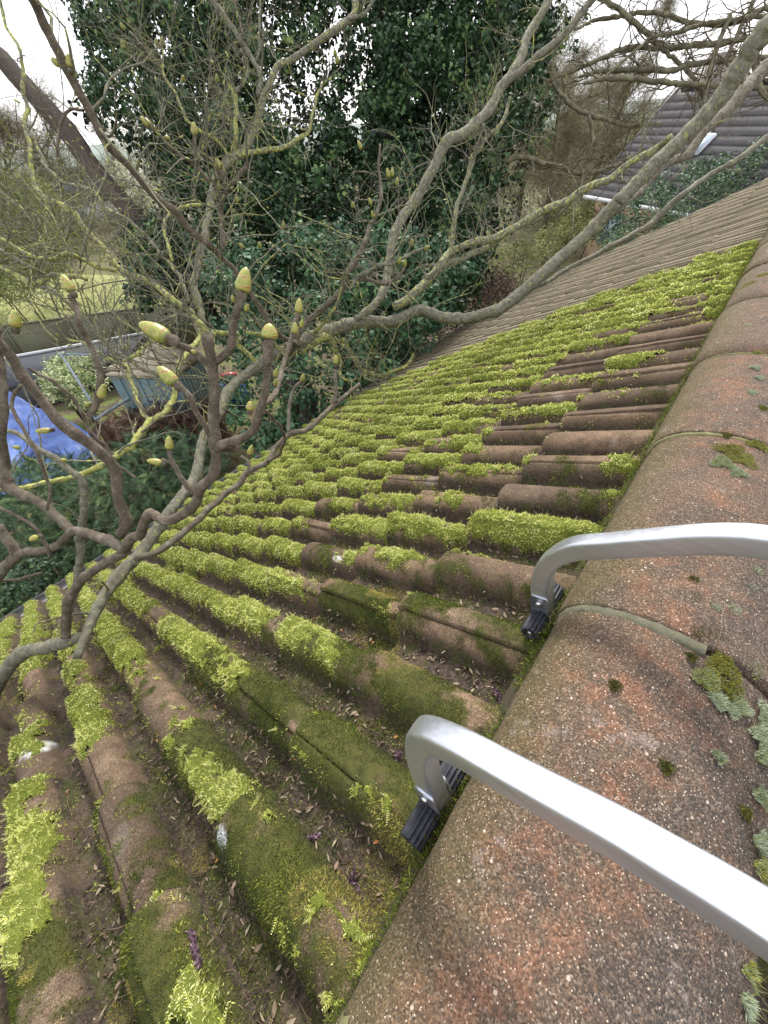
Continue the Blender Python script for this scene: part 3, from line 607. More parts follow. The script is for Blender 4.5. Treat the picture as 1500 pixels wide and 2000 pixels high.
def hook_arm(label, Yc, prof, foot, wy=.0125, hz=.0155):
    """prof: (x,z) centre line in the plane across the ridge; a rounded box section swept along it"""
    base = O + np.array([foot[0], 0, foot[1]]); base[1] = Yc
    root = empty("roof_hook", base, label, "roof hook", "aluminium hooks of the roof ladder")
    P3 = np.array([(O[0] + x, Yc, O[2] + z) for x, z in prof]); P3, sc = catmull(P3, np.arange(len(P3)) * 1.0, .006)
    T = np.gradient(P3, axis=0); T /= np.linalg.norm(T, axis=1)[:, None]; Nv = np.cross(T, Yx); ns = 28
    a = np.linspace(0, 2 * np.pi, ns, endpoint=False); ex = 5.5
    ca, sa = np.sign(np.cos(a)) * np.abs(np.cos(a)) ** (2 / ex), np.sign(np.sin(a)) * np.abs(np.sin(a)) ** (2 / ex)
    s = np.concatenate([[0], np.cumsum(np.linalg.norm(np.diff(P3, axis=0), axis=1))])
    bendk = np.exp(-((s - .125) / .035) ** 2)              # the tube flattens and dishes where it is bent
    V = []
    for i in range(len(P3)):
        h = hz * (1 - .12 * bendk[i]) * (.9 if s[i] < .02 else 1); wd = wy * (1 + .10 * bendk[i])
        dish = bendk[i] * .0028 * np.clip(1 - (ca * 1.0) ** 2, 0, 1) * (sa < 0)
        side = bendk[i] * .002 * np.clip(1 - sa ** 2, 0, 1)
        V.append(P3[i] + Yx * (wd * ca - np.sign(ca) * side)[:, None] + Nv[i] * (h * sa + dish)[:, None])
    V = np.array(V); n = len(P3); i = np.arange(n - 1)[:, None] * ns; j = np.arange(ns)[None]; j2 = (j + 1) % ns
    F = np.stack([i + j, i + j2, i + ns + j2, i + ns + j], -1).reshape(-1, 4); V = V.reshape(-1, 3)
    # inner wall at the open foot end
    Vi = P3[0] + (V[:ns] - P3[0]) * .84; Vd = Vi + T[0] * .02
    b0 = len(V); V = np.vstack([V, Vi, Vd]); jj = np.arange(ns); k2 = (jj + 1) % ns
    F = np.vstack([F, np.stack([k2, jj, b0 + jj, b0 + k2], -1), np.stack([b0 + k2, b0 + jj, b0 + ns + jj, b0 + ns + k2], -1)])
    mesh("arm", V, F, M_al, root, True)
    fc = np.array([O[0] + foot[0], Yc, O[2] + foot[1]])
    # two cheeks of the leg end that hold the foot bar, with a rounded cut-out between them
    for sy in (-1, 1):
        out = [];  R_ = .0150
        for k in range(13): g = math.pi + k * math.pi / 12; out.append((R_ * math.cos(g), R_ * math.sin(g) * 1.0))
        out += [(.0150, .035), (.0120, .045), (-.0120, .045), (-.0150, .035)]
        dirT = P3[6] - fc; dirT[1] = 0; dirT /= np.linalg.norm(dirT); dx = np.cross(Yx, dirT)
        ring = [fc + dx * p + dirT * q + Yx * sy * (wy - .0008) for p, q in out]; m_ = len(ring)
        V = np.array(ring + [r + Yx * sy * .003 for r in ring]); jj = np.arange(m_); k2 = (jj + 1) % m_
        mesh("cheek_plate", V, [np.array([list(range(m_)), list(range(2 * m_ - 1, m_ - 1, -1))]), np.stack([jj, k2, k2 + m_, jj + m_], -1)], M_al, root)
    # ribbed rubber sleeve each side on a common bar
    for sy, L in ((-1, .040), (1, .040)):
        ns2 = 96; a = np.arange(ns2) * 2 * np.pi / ns2; rad_ = .0140 + .0016 * np.clip(np.sign(np.cos(a * 14)) * .6 + np.cos(a * 14) * .8, -1, 1)
        y0_ = sy * (wy + .0026); V = []
        for (yy_, sc2) in ((0, .97), (.0008, 1), (L - .0015, 1), (L, .93)):
            V.append(np.stack([fc[0] + rad_ * sc2 * np.cos(a), np.full(ns2, Yc + y0_ + sy * yy_), fc[2] + rad_ * sc2 * np.sin(a)], -1))
        V.append(np.stack([fc[0] + .0062 * np.cos(a), np.full(ns2, Yc + y0_ + sy * L), fc[2] + .0062 * np.sin(a)], -1))
        V.append(np.stack([fc[0] + .0060 * np.cos(a), np.full(ns2, Yc + y0_ + sy * (L - .003)), fc[2] + .0060 * np.sin(a)], -1))
        V = np.concatenate(V); jj = np.arange(ns2); k2 = (jj + 1) % ns2
        F = np.concatenate([np.stack([jj + r * ns2, k2 + r * ns2, k2 + (r + 1) * ns2, jj + (r + 1) * ns2], -1) for r in range(5)])
        f = mesh("rubber_foot", V, F, M_rub, root)
        c_ = np.array([fc[0], Yc + y0_ + sy * (L - .002), fc[2]]); V, F = tube_vf([c_ - Yx * sy * .01, c_ + Yx * sy * .0005], [.0062, .0062], 24)
        mesh("foot_bar", V, F, M_bolt, f)
    bp = fc + dirT * .030
    for sy in (-1, 1):
        c_ = bp + Yx * sy * (wy + .002); V, F = tube_vf([c_, c_ + Yx * sy * .0022, c_ + Yx * sy * .0035], [.0052, .005, .003], 14); mesh("bolt", V, F, M_bolt, root, True)
    return root
hook_arm("nearer brushed aluminium ladder hook crossing the ridge at the lower right, ribbed rubber foot", .1112,
         [(-.012, -.012), (-.026, .035), (-.033, .09), (-.034, .135), (-.026, .176), (.006, .206), (.045, .226), (.078, .243), (.107, .259), (.135, .270), (.17, .281), (.24, .290), (.32, .285), (.40, .27)], (-.012, -.021))
hook_arm("farther brushed aluminium ladder hook crossing the ridge above the nearer one", .442,
         [(-.014, -.018), (-.026, .02), (-.031, .058), (-.027, .095), (-.004, .137), (.036, .170), (.081, .206), (.118, .234), (.153, .252), (.20, .262), (.28, .262), (.38, .25)], (-.014, -.026))
# ------------------------------------------------------------------ the budding tree over the eaves
M_bark, t_, b_ = newmat("bark", .85, .3); v_ = objco(t_)
li = attr(t_, 'lich')                                   # 0 young brown bark .. .5 grey-green .. 1 yellow lichen
young = ramp(t_, noise(t_, 40, 4, v_), [(.3, (.06, .047, .031)), (.55, (.125, .10, .068)), (.75, (.22, .19, .14))])
vo = N(t_, "ShaderNodeTexVoronoi"); vo.inputs["Scale"].default_value = 320; t_.links.new(v_, vo.inputs["Vector"])
young = mix(t_, ramp(t_, vo.outputs["Distance"], [(.16, .8), (.24, 0)]), young, (.42, .33, .26))
grey = ramp(t_, noise(t_, 42, 6, v_, .75), [(.28, (.075, .066, .047)), (.46, (.145, .135, .095)), (.62, (.225, .22, .16)), (.78, (.42, .44, .36))])
yel = ramp(t_, noise(t_, 55, 4, v_), [(.3, (.18, .19, .07)), (.5, (.36, .37, .09)), (.75, (.56, .56, .20))])
nl = noise(t_, 22, 5, v_, .65)
c_ = mix(t_, ramp(t_, math_(t_, 'ADD', li, math_(t_, 'MULTIPLY', math_(t_, 'SUBTRACT', nl, .5), 1.0)), [(.22, 0), (.38, 1)]), young, grey)
ny = noise(t_, 48, 6, v_, .75)
c_ = mix(t_, ramp(t_, math_(t_, 'ADD', li, math_(t_, 'MULTIPLY', math_(t_, 'SUBTRACT', ny, .5), 3.0)), [(.74, 0), (.84, 1)]), c_, yel)
t_.links.new(c_, b_.inputs["Base Color"]); bump(t_, b_, math_(t_, 'ADD', noise(t_, 110, 5, v_, .8), math_(t_, 'MULTIPLY', ny, 1.6)), .9, .005)
M_bud, t_, b_ = newmat("bud_scales", .42, .5); v_ = objco(t_)
c_ = ramp(t_, math_(t_, 'ADD', attr(t_, 'rnd'), math_(t_, 'MULTIPLY', math_(t_, 'SUBTRACT', noise(t_, 60, 3, v_), .5), .5)), [(.1, (.08, .05, .032)), (.22, (.15, .16, .038)), (.46, (.26, .27, .05)), (.62, (.36, .32, .075)), (.8, (.28, .12, .06)), (1, (.15, .07, .045))])
t_.links.new(c_, b_.inputs["Base Color"])
TRUNK = np.array([-3.75, -1.3, 0.])
tree = empty("sycamore_tree", TRUNK, "budding sycamore with lichen-covered limbs reaching over the eaves from the left", "tree")
def pl(s): return [tuple(float(q) for q in a.split(",")) for a in s.split(";")]
NODES = {}
def limb(s, lich=.5, seed=1, lump=.18, name="branch", parent=None, twig=0, ns=None, th=.85):
    q = pl(s); P = [at(a, b, d) for a, b, d, w_ in q]; R = [w_ / 2 * d / 800 * th for a, b, d, w_ in q]
    pp, rr_ = catmull(P, R, max(.006, min(R) * 1.0)); rr_ = rr_ * (1 + .10 * n2(np.arange(len(rr_)) * .35, rr_ * 0 + seed, 1, 2, 3))
    sl_ = np.concatenate([[0], np.cumsum(np.linalg.norm(np.diff(pp, axis=0), axis=1))]); mr = float(np.mean(rr_)); nd_ = np.arange(rng.uniform(0, 6) * mr, sl_[-1], mr * 7)
    for c in nd_:                                          # knuckles where old buds and leaves sat
        c = c + rng.normal() * mr * 1.5; rr_ = rr_ * (1 + rng.uniform(.08, .24) * np.exp(-((sl_ - c) / (mr * .8)) ** 2)); pp = pp + (rng.normal(size=3) * mr * .5) * np.exp(-((sl_ - c) / (mr * 4)) ** 2)[:, None]
    pp = pp + rng.normal(size=pp.shape) * (rr_ * .035)[:, None]
    V, F = tube_vf(pp, rr_, ns or (14 if max(w_ for *_, w_ in q) > 13 else 8), lump, seed)
    mesh(name, V, F, M_bark, parent or tree, True, dict(lich=np.full(len(V), lich)))
    return pp, rr_
NB = [0]
def bud(p, d, L, W, small=False, parent=None, red=.5):
    """ovoid bud of overlapping scales, base at p pointing along d"""
    d = np.asarray(d, float); d /= np.linalg.norm(d); a = np.cross(d, [.3, .2, .9]); a /= np.linalg.norm(a); b = np.cross(d, a)
    nt_, nr_ = (8, 5) if small else (20, 14); V = []; A = []
    for i in range(nr_ + 1):
        f = i / nr_; r = W / 2 * math.sqrt(max(0.002, 1 - ((f - .36) / (.645 if f > .36 else .44)) ** 2)) * (1 - .30 * max(0, f - .3))
        for k in range(nt_):
            g = 2 * math.pi * k / nt_; ridge = 1 + (0 if small else .055 * math.cos(2 * g + (1.57 if f > .42 else 0)) + .03 * ((f * 3.2) % 1))
            V.append(p + d * L * f + (a * math.cos(g) + b * math.sin(g)) * r * ridge)
            A.append(.15 if f < .1 else .38 + .12 * math.cos(g + f * 3) + (.36 if (not small and abs(((f * 2.6 + .35 * abs(math.sin(g))) % 1) - .9) < .09) else 0))
    V.append(p + d * L * 1.02); A.append(.7); n = nt_; F = []; T = []
    for i in range(nr_):
        for k in range(n): F.append((i * n + k, i * n + (k + 1) % n, (i + 1) * n + (k + 1) % n, (i + 1) * n + k))
    for k in range(n): T.append((nr_ * n + k, nr_ * n + (k + 1) % n, len(V) - 1))
    NB[0] += 1
    if small: BUDS.add(np.array(V), [np.array(F), np.array(T)], rnd=np.array(A)); return
    o = mesh("bud", np.array(V), [np.array(F), np.array(T)], M_bud, parent or tree, True, dict(rnd=A))
    return o
BUDS = Acc()
def budpx(x0, y0, x1, y1, d, wpx, small=False):
    wpx = wpx * .88; p = at(x0, y0, d); q = at(x1, y1, d * .985); q = p + (q - p) * .93; bud(p, q - p, np.linalg.norm(q - p), wpx * d / 800, small)
    if not small and wpx > 9:      # swollen ring scar under the bud
        dd = (q - p) / np.linalg.norm(q - p); r = wpx * d / 1600
        V, F = tube_vf([p - dd * r * 1.0, p - dd * r * .5, p + dd * r * .15], [r * .55, r * .72, r * .6], 12, .25, 3); mesh("bud_scar", V, F, M_bark, tree, True, dict(lich=np.full(len(V), .1)))
# trunk, outside the picture to the left, and limbs out of it
tp, tr = catmull([TRUNK + np.array(q) for q in ((0, 0, -.2), (.02, .05, 1), (.1, .1, 2), (.15, .2, 3), (.0, .3, 4), (-.2, .5, 5.2), (-.3, .6, 6.5))], [.17, .15, .14, .13, .11, .08, .05], .08)
V, F = tube_vf(tp, tr, 20, .15, 5); mesh("trunk", V, F, M_bark, tree, True, dict(lich=np.full(len(V), .5)))
def root_px(d, k):   # where a limb leaves the trunk
    return None
Y_ = [ # near brown limbs
 ("130,1245,1.30,19;135,1178,1.27,19;165,1130,1.22,19;205,1098,1.18,19;246,1071,1.12,22;277,1045,1.08,22;291,1012,1.03,21;330,1016,.97,21;375,990,.92,22;405,948,.86,22;421,895,.82,23;424,860,.8,25;424,790,.77,23;416,720,.74,23;408,676,.72,26;407,662,.72,24", .12),
 ("413,715,.74,18;428,690,.73,18;455,630,.71,16;470,585,.69,15;471,572,.69,16", .05),
 ("412,712,.74,18;378,683,.72,16;345,668,.7,15;330,658,.69,19", .05),
 ("422,880,.81,22;450,866,.78,20;481,850,.76,19;502,812,.73,17;520,760,.71,18;526,700,.69,20;527,668,.68,26", .08),
 ("414,862,.8,14;390,815,.78,13;372,780,.77,13;352,755,.76,12;342,748,.76,15", .08),
 ("378,965,.92,14;350,925,.9,12;334,896,.89,10;331,880,.89,12", .2),
 ("333,903,.89,8;316,898,.89,9", .2),
 ("508,800,.76,12;533,778,.8,13;548,740,.85,12;562,688,.88,11;576,640,.9,11;583,610,.91,11", .06),
 ("520,803,.74,7;546,832,.85,7;556,855,1.0,7;548,880,1.1,7;526,900,1.2,8", .12),
 ("266,1092,1.25,13;300,1083,1.3,15;332,1062,1.35,15;380,1020,1.42,14;430,976,1.5,13;480,927,1.55,13;525,898,1.58,12;560,853,1.62,12;600,838,1.66,12;645,797,1.72,11;690,760,1.78,9;703,750,1.8,9", .22),
 ("563,846,1.62,9;566,795,1.62,9;573,760,1.62,8;588,745,1.62,8", .25),
 ("655,787,1.73,9;657,750,1.73,9;656,722,1.73,8", .22),
 ("486,922,1.55,8;483,900,1.55,7;470,888,1.55,6", .2),
 ("246,1071,1.12,22;212,1050,1.14,22;150,1042,1.17,19;132,1056,1.18,19;111,1075,1.2,18;80,1088,1.22,17;36,1086,1.25,22;-15,1120,1.3,26;-120,1190,1.6,34;-230,1230,2.3,60", .2),
 ("140,1042,1.17,20;103,1003,1.18,19;60,960,1.2,19;25,943,1.22,26;8,880,1.2,24;6,780,1.15,20;-12,690,1.1,16", .2),
 ("36,1086,1.25,24;24,1068,1.24,22;-8,1030,1.22,20", .25),
 ("228,1045,1.13,20;238,1025,1.12,24;229,982,1.1,22;222,930,1.08,24;204,893,1.05,24;160,855,1.0,23;117,820,.97,23;72,770,.94,22;44,735,.92,22;20,690,.9,21;-15,640,.88,20", .12),
 ("172,815,.99,14;184,787,.98,14;196,730,.96,15;188,700,.95,13;170,653,.93,12;155,605,.92,12;141,578,.91,12", .04),
 ("196,728,.96,9;214,722,.96,8;232,724,.96,7", .1),
 ("56,718,.95,7;100,744,.98,8;136,772,1.0,8;160,812,1.03,8;178,848,1.05,8;208,872,1.08,8;228,908,1.1,7;266,934,1.12,5", .1),
 ("42,752,1.1,8;28,772,1.1,8;27,800,1.1,8;45,838,1.1,8;70,880,1.1,8;86,924,1.12,8;95,960,1.14,7;93,1000,1.15,6", .1),
 ("5,838,1.3,10;32,846,1.3,11;62,865,1.3,12;82,885,1.3,13;120,909,1.3,14;158,938,1.32,16;164,980,1.34,16;161,1040,1.36,16;157,1092,1.38,16;150,1130,1.4,16;142,1165,1.42,17;128,1235,1.45,16", .42),
 ("-5,988,1.1,6;45,1014,1.1,7;72,1032,1.1,7;90,1062,1.12,8;98,1088,1.14,8", .1),
 ("-5,1136,1.3,6;40,1130,1.3,6;82,1118,1.3,5", .1),
 ("150,1240,1.32,22;120,1248,1.32,26;81,1257,1.34,28;30,1283,1.4,30;-40,1330,1.5,34;-130,1350,1.9,40;-240,1300,2.5,60", .45),
 ("0,850,.9,22;3,760,.88,20;-6,640,.86,18", .12),
]
for i, (s, l) in enumerate(Y_): limb(s, l, i, .14)
G_ = [ # grey-green limbs with lichen, farther out
 ("163,1278,1.28,20;177,1230,1.33,23;195,1176,1.4,28;231,1119,1.5,30;268,1084,1.58,30;294,1044,1.65,28;324,1002,1.72,27;348,966,1.8,26;364,927,1.87,25;388,862,1.98,24;403,830,2.05,23;434,780,2.15,23;462,745,2.25,23;492,715,2.35,24;525,695,2.45,26;560,682,2.55,30;600,668,2.65,34;665,640,2.8,32;740,624,2.95,28;810,610,3.0,27;860,622,3.0,26;900,625,2.98,26;945,613,2.95,27;975,600,2.93,28;1050,545,2.85,30;1100,500,2.8,30;1165,440,2.7,31;1225,385,2.6,32;1280,330,2.5,33;1340,260,2.4,36;1395,200,2.3,40;1440,135,2.2,44;1500,65,2.1,54;1600,-40,2.0,60", .46),
 ("1500,128,3.4,34;1452,180,3.4,30;1420,215,3.4,26;1375,252,3.4,24;1325,305,3.4,20;1260,362,3.4,16;1200,420,3.4,12", .3),
 ("1510,262,3.8,14;1450,305,3.8,14;1390,340,3.9,12;1330,380,3.9,13;1290,420,4.0,16;1240,455,4.0,14;1190,485,4.0,12;1100,530,4.1,10;1070,552,4.1,9;1045,562,4.1,7", .42),
 ("767,607,2.98,20;790,592,3.0,22;811,572,3.0,22;853,527,3.05,20;880,490,3.1,18;900,480,3.1,17;933,470,3.1,16;965,465,3.1,18;1010,440,3.1,18;1050,415,3.05,18;1100,395,3.0,17;1150,365,2.95,17;1200,340,2.9,17;1230,315,2.85,16;1280,285,2.8,15;1310,268,2.7,16", .66),
 ("835,548,3.02,14;870,522,3.1,16;917,500,3.15,14;955,480,3.2,13;990,455,3.25,12;1020,438,3.3,8", .6),
 ("878,492,3.1,13;886,445,3.1,11;895,400,3.1,11;915,345,3.1,11;925,300,3.1,11;950,270,3.1,11;975,245,3.1,10;990,220,3.1,9;996,190,3.1,6", .62),
 ("918,335,3.1,7;932,290,3.1,7;940,255,3.1,7;948,220,3.1,7;972,180,3.1,6", .5),
 ("690,625,2.82,18;733,587,2.85,20;752,548,2.88,21;760,500,2.9,22;780,440,2.9,24;800,400,2.9,25;835,345,2.9,25;870,300,2.9,26;900,270,2.9,25;935,225,2.9,24;975,170,2.9,24;1000,125,2.9,22;1020,85,2.9,21;1050,30,2.9,20;1080,-30,2.9,19", .5),
 ("978,172,2.9,19;995,155,2.88,17;1040,120,2.85,17;1090,80,2.8,16;1140,30,2.75,16;1175,-20,2.7,16", .32),
 ("565,690,2.5,14;600,628,2.5,14;643,590,2.48,15;675,548,2.45,14;693,513,2.42,14;710,477,2.4,13;727,443,2.4,11;740,410,2.4,9;745,380,2.4,8;742,330,2.4,6;740,282,2.4,5", .22),
 ("683,563,2.46,11;700,543,2.45,10;733,523,2.4,10;777,507,2.4,8;803,495,2.4,7;828,485,2.4,6", .5),
 ("700,548,2.46,9;715,546,2.46,9;750,555,2.46,9;777,540,2.46,8;792,518,2.46,7", .15),
 ("-20,-70,1.0,26;20,-50,1.05,24;65,0,1.1,22;95,60,1.15,22;130,130,1.2,23;170,215,1.28,20;200,260,1.32,19;240,310,1.38,19;280,360,1.45,17;310,390,1.5,17;340,410,1.55,16;375,450,1.62,15;425,485,1.72,14;445,510,1.78,13;465,535,1.85,12;500,590,1.98,12;530,635,2.1,11;560,665,2.3,11;585,675,2.5,12", .12),
 ("436,490,1.74,13;435,440,1.73,13;431,398,1.72,13;420,370,1.7,12;382,328,1.65,10;355,305,1.6,9;325,280,1.56,9;297,248,1.52,7", .12),
 ("381,326,1.65,10;380,290,1.63,9;380,268,1.62,9", .08),
 ("433,402,1.72,9;445,370,1.7,9;468,342,1.68,10;484,315,1.66,10", .05),
 ("441,378,1.7,7;440,350,1.69,7;438,325,1.68,7;428,322,1.68,7", .1),
 ("424,372,1.7,7;422,352,1.69,6;432,350,1.68,6", .08),
 ("165,215,1.28,6;140,213,1.26,7;120,240,1.25,7;113,275,1.24,7;112,305,1.24,5", .05),
 ("395,650,2.3,16;385,590,2.4,18;384,530,2.5,18;395,460,2.55,18;405,410,2.6,18;415,370,2.6,19;430,335,2.6,20;450,310,2.6,22;480,285,2.6,20;495,250,2.6,18;505,210,2.6,18;520,180,2.6,15;545,140,2.6,14;570,115,2.6,14;600,95,2.6,14;640,70,2.6,15;670,40,2.6,15;690,15,2.6,14;705,-20,2.6,13", .58),
 ("670,38,2.6,8;690,35,2.6,8;715,25,2.6,7;728,0,2.6,7", .55),
 ("462,305,2.6,12;500,298,2.6,11;550,290,2.6,11;580,275,2.6,10;605,255,2.6,8;612,215,2.6,7;620,190,2.6,7;632,168,2.6,6;648,152,2.6,5", .8),
 ("455,300,2.6,12;462,270,2.58,12;458,230,2.58,11;456,182,2.58,11;447,165,2.58,7", .95),
 ("460,184,2.58,8;475,165,2.58,7;485,140,2.58,7;478,112,2.58,5;470,95,2.58,5", .5),
 ("507,190,2.6,12;508,150,2.58,12;498,125,2.57,12;480,100,2.56,11;462,68,2.55,11;442,38,2.55,11;415,0,2.55,11;400,-30,2.5,10", .45),
 ("503,122,2.57,6;507,60,2.57,6;508,-5,2.57,6", .5),
 ("475,90,2.55,5;470,50,2.55,6;462,20,2.55,6;458,-10,2.55,6", .1),
 ("446,312,2.58,6;435,288,2.55,6;422,269,2.5,8;390,256,2.45,8;361,229,2.4,7;347,187,2.38,6;320,149,2.35,6;318,125,2.35,5;317,95,2.35,4", .82),
 ("318,147,2.35,5;293,139,2.35,5;267,120,2.35,4;246,104,2.35,4", .35),
 ("312,128,2.35,4;285,95,2.35,4;253,62,2.35,4", .3),
 ("420,655,2.2,15;400,648,2.2,16;371,607,2.2,16;336,585,2.2,16;301,556,2.2,16;267,540,2.2,15;229,519,2.2,14;205,487,2.2,13;181,457,2.2,13;152,425,2.2,12;117,399,2.2,11;85,383,2.2,11;62,335,2.2,10;55,290,2.2,9;48,250,2.2,9;45,190,2.2,9;40,107,2.2,8;15,53,2.2,7;-5,-10,2.2,7", .78),
 ("-150,470,2.3,18;-60,500,2.1,15;0,521,1.9,12;27,535,1.9,12;56,548,1.9,12;80,553,1.9,12;107,537,1.9,11;144,537,1.9,11;168,548,1.9,9", .78),
 ("-60,440,2.0,10;0,468,1.9,9;27,484,1.9,9;69,503,1.9,9;101,505,1.95,9;133,497,2.0,9;160,508,2.1,10;192,521,2.15,10;226,528,2.18,10", .85),
 ("-30,472,1.8,8;0,487,1.8,8;35,508,1.8,8;67,524,1.8,8;91,537,1.9,7", .5),
 ("-5,370,2.1,7;37,401,2.1,7;53,423,2.1,8;64,441,2.1,7;80,465,2.1,7;96,495,2.0,7", .65),
 ("55,250,2.3,5;75,290,2.3,7;91,327,2.3,8;115,348,2.3,7;149,364,2.3,7;171,369,2.3,7;200,399,2.3,7;227,420,2.3,8;253,431,2.3,8;280,455,2.3,8;301,476,2.3,8;315,500,2.3,8;336,519,2.3,9;355,551,2.25,10;370,590,2.2,10", .6),
 ("395,400,2.5,8;368,404,2.4,8;335,414,2.4,8;321,440,2.35,8;328,481,2.3,8;337,510,2.3,8", .85),
 ("388,655,2.2,10;412,648,2.2,12;440,652,2.22,12;460,658,2.25,12;470,680,2.3,11;490,700,2.35,11;506,712,2.4,10", .92),
 ("392,655,2.1,10;372,684,2.0,12;350,715,1.9,13;342,738,1.85,12;342,770,1.8,13;328,804,1.75,15;298,820,1.7,16;278,842,1.65,17;240,880,1.6,16;216,900,1.55,15;160,924,1.5,13;100,940,1.45,13;32,948,1.4,11;-30,960,1.4,10", .97),
 ("290,818,1.7,10;276,792,1.75,11;260,756,1.8,11;242,714,1.85,9;210,702,1.9,8;185,685,1.95,7;160,668,2.0,6;130,660,2.0,5", .88),
 ("241,705,1.86,9;262,694,1.9,9;278,678,1.95,7;300,665,2.0,6", .9),
 ("368,616,2.2,9;335,622,2.2,9;312,630,2.2,8", .6),
 ("330,740,1.95,12;304,728,2.0,12;248,700,2.05,13;200,668,2.1,12;172,632,2.1,11;132,592,2.1,9;92,560,2.1,9;60,550,2.1,7", .5),
 ("560,700,2.5,9;528,660,2.4,8;505,650,2.3,8;480,648,2.3,8", .85),
 ("667,560,2.45,6;655,600,2.5,7;625,640,2.6,8;590,662,2.7,9", .85),
 ("590,690,2.6,16;640,660,2.7,20;660,700,2.8,7;665,735,2.8,8;690,745,2.8,5", .8),
 ("668,662,2.8,11;690,690,2.9,10;710,725,3.0,9;740,733,3.0,9;765,728,3.0,8;792,712,3.0,7;808,690,3.0,4", .9),
 ("672,670,2.8,8;690,700,2.85,8;712,735,2.9,7;730,745,2.9,5", .6),
]
LB = []
for i, (s, l) in enumerate(G_): LB.append((limb(s, l, 50 + i, .30 if l > .7 else .13, th=.76), l, s))
# buds read from the photograph
for q in [(472, 573, 482, 518, .69, 33), (332, 662, 267, 629, .685, 37), (527, 664, 526, 629, .68, 35), (344, 751, 305, 713, .76, 30), (331, 878, 329, 850, .89, 17), (318, 904, 284, 899, .89, 15), (583, 612, 585, 580, .91, 17),
          (141, 571, 119, 533, .91, 22), (196, 778, 204, 748, .96, 18), (170, 792, 178, 786, .99, 11), (30, 640, 30, 602, .9, 24), (100, 840, 66, 843, 1.0, 13), (488, 801, 490, 782, .72, 18), (537, 735, 542, 718, .74, 13), (538, 752, 540, 738, .74, 11),
          (575, 652, 577, 628, .89, 15), (587, 640, 592, 622, .9, 10), (487, 888, 493, 868, 1.5, 14), (590, 744, 593, 729, 1.62, 11), (656, 711, 655, 692, 1.73, 13), (457, 590, 453, 576, .7, 10), (480, 607, 485, 592, .7, 11),
          (137, 133, 134, 102, 1.2, 17), (118, 128, 98, 112, 1.2, 15), (295, 247, 272, 226, 1.52, 14), (380, 264, 378, 236, 1.62, 14), (427, 332, 421, 305, 1.68, 15), (428, 372, 427, 352, 1.7, 9), (330, 272, 322, 265, 1.56, 9),
          (75, 1048, 55, 1055, 1.1, 14), (382, 690, 372, 684, .72, 9), (40, 875, 22, 872, 1.1, 9), (130, 900, 118, 897, 1.3, 9)]:
    budpx(*q)
for q in [(243, 58, 234, 43), (243, 96, 235, 73), (307, 92, 304, 72), (317, 92, 316, 68), (298, 112, 294, 97), (358, 158, 358, 147), (425, 160, 422, 143), (655, 110, 654, 95), (658, 124, 660, 108), (706, 292, 698, 272), (760, 348, 755, 326), (766, 345, 766, 325), (775, 362, 776, 344),
          (779, 515, 783, 500), (790, 520, 792, 506), (830, 487, 840, 480), (803, 478, 805, 466), (553, 447, 553, 430), (475, 485, 467, 474), (508, 483, 505, 472), (464, 395, 460, 378), (690, 405, 688, 393), (730, 425, 726, 410), (250, 685, 248, 668), (725, 400, 720, 385)]:
    budpx(*q, 2.4, 9)
# fine twigs, many ending in a small bud; drooping seed stalks
TW = Acc()
def grow(p, d, L, r, lev, acc, lich, up=.15, ns=4, wig=.25, kids=3, sp=.7, budp=0.0, rg=rng, seg=5):
    pts = [p]; dd = d / np.linalg.norm(d); k = seg
    for i in range(k):
        dd = dd + rg.normal(size=3) * wig * .5 + np.array([0, 0, up]) * .25; dd /= np.linalg.norm(dd); pts.append(pts[-1] + dd * L / k)
    pts = np.array(pts); rr = np.linspace(r, r * .5, k + 1)
    V, F = tube_vf(pts, rr, ns, cap=False); acc.add(V, F, lich=lich)
    if lev > 0:
        for c in range(kids):
            i = rg.integers(1, k + 1) if c else k; s = rg.normal(size=3); t = pts[i] - pts[i - 1]; t /= np.linalg.norm(t); s -= (s @ t) * t; s /= np.linalg.norm(s) + 1e-9
            grow(pts[i], t + s * sp * rg.uniform(.6, 1.3), L * rg.uniform(.5, .8), max(rr[i] * .65, .0006), lev - 1, acc, lich, up, ns, wig, kids, sp, budp, rg, seg)
    elif rg.random() < budp:
        bud(pts[-1], dd, .016, .006, True)
BUDS = Acc()
for (pp, rr_), l, s in LB:
    if "1500,65" in s or "1510,262" in s: kk = 10
    else: kk = max(3, int(len(pp) * .2))
    for c in range(min(kk + 2, 18)):
        i = rng.integers(1, len(pp) - 1); t = pp[i] - pp[i - 1]; t /= np.linalg.norm(t) + 1e-9; sd_ = rng.normal(size=3); sd_[2] = abs(sd_[2]) * .8; sd_ -= (sd_ @ t) * t; sd_ /= np.linalg.norm(sd_)
        dist = np.linalg.norm(pp[i] - CAM)
        grow(pp[i], t * .5 * rng.choice([-1, 1]) + sd_, rng.uniform(.12, .42), min(rr_[i] * .4, .0048) , 1 if c % 3 else 2, TW, .3 + rng.random() * .5, .22, 5, .5, 3, .8, .10)
TW.build("twig", M_bark, tree, True)
if BUDS.V: BUDS.build("small_bud", M_bud, tree, True)["kind"] = "stuff"
ST = Acc()
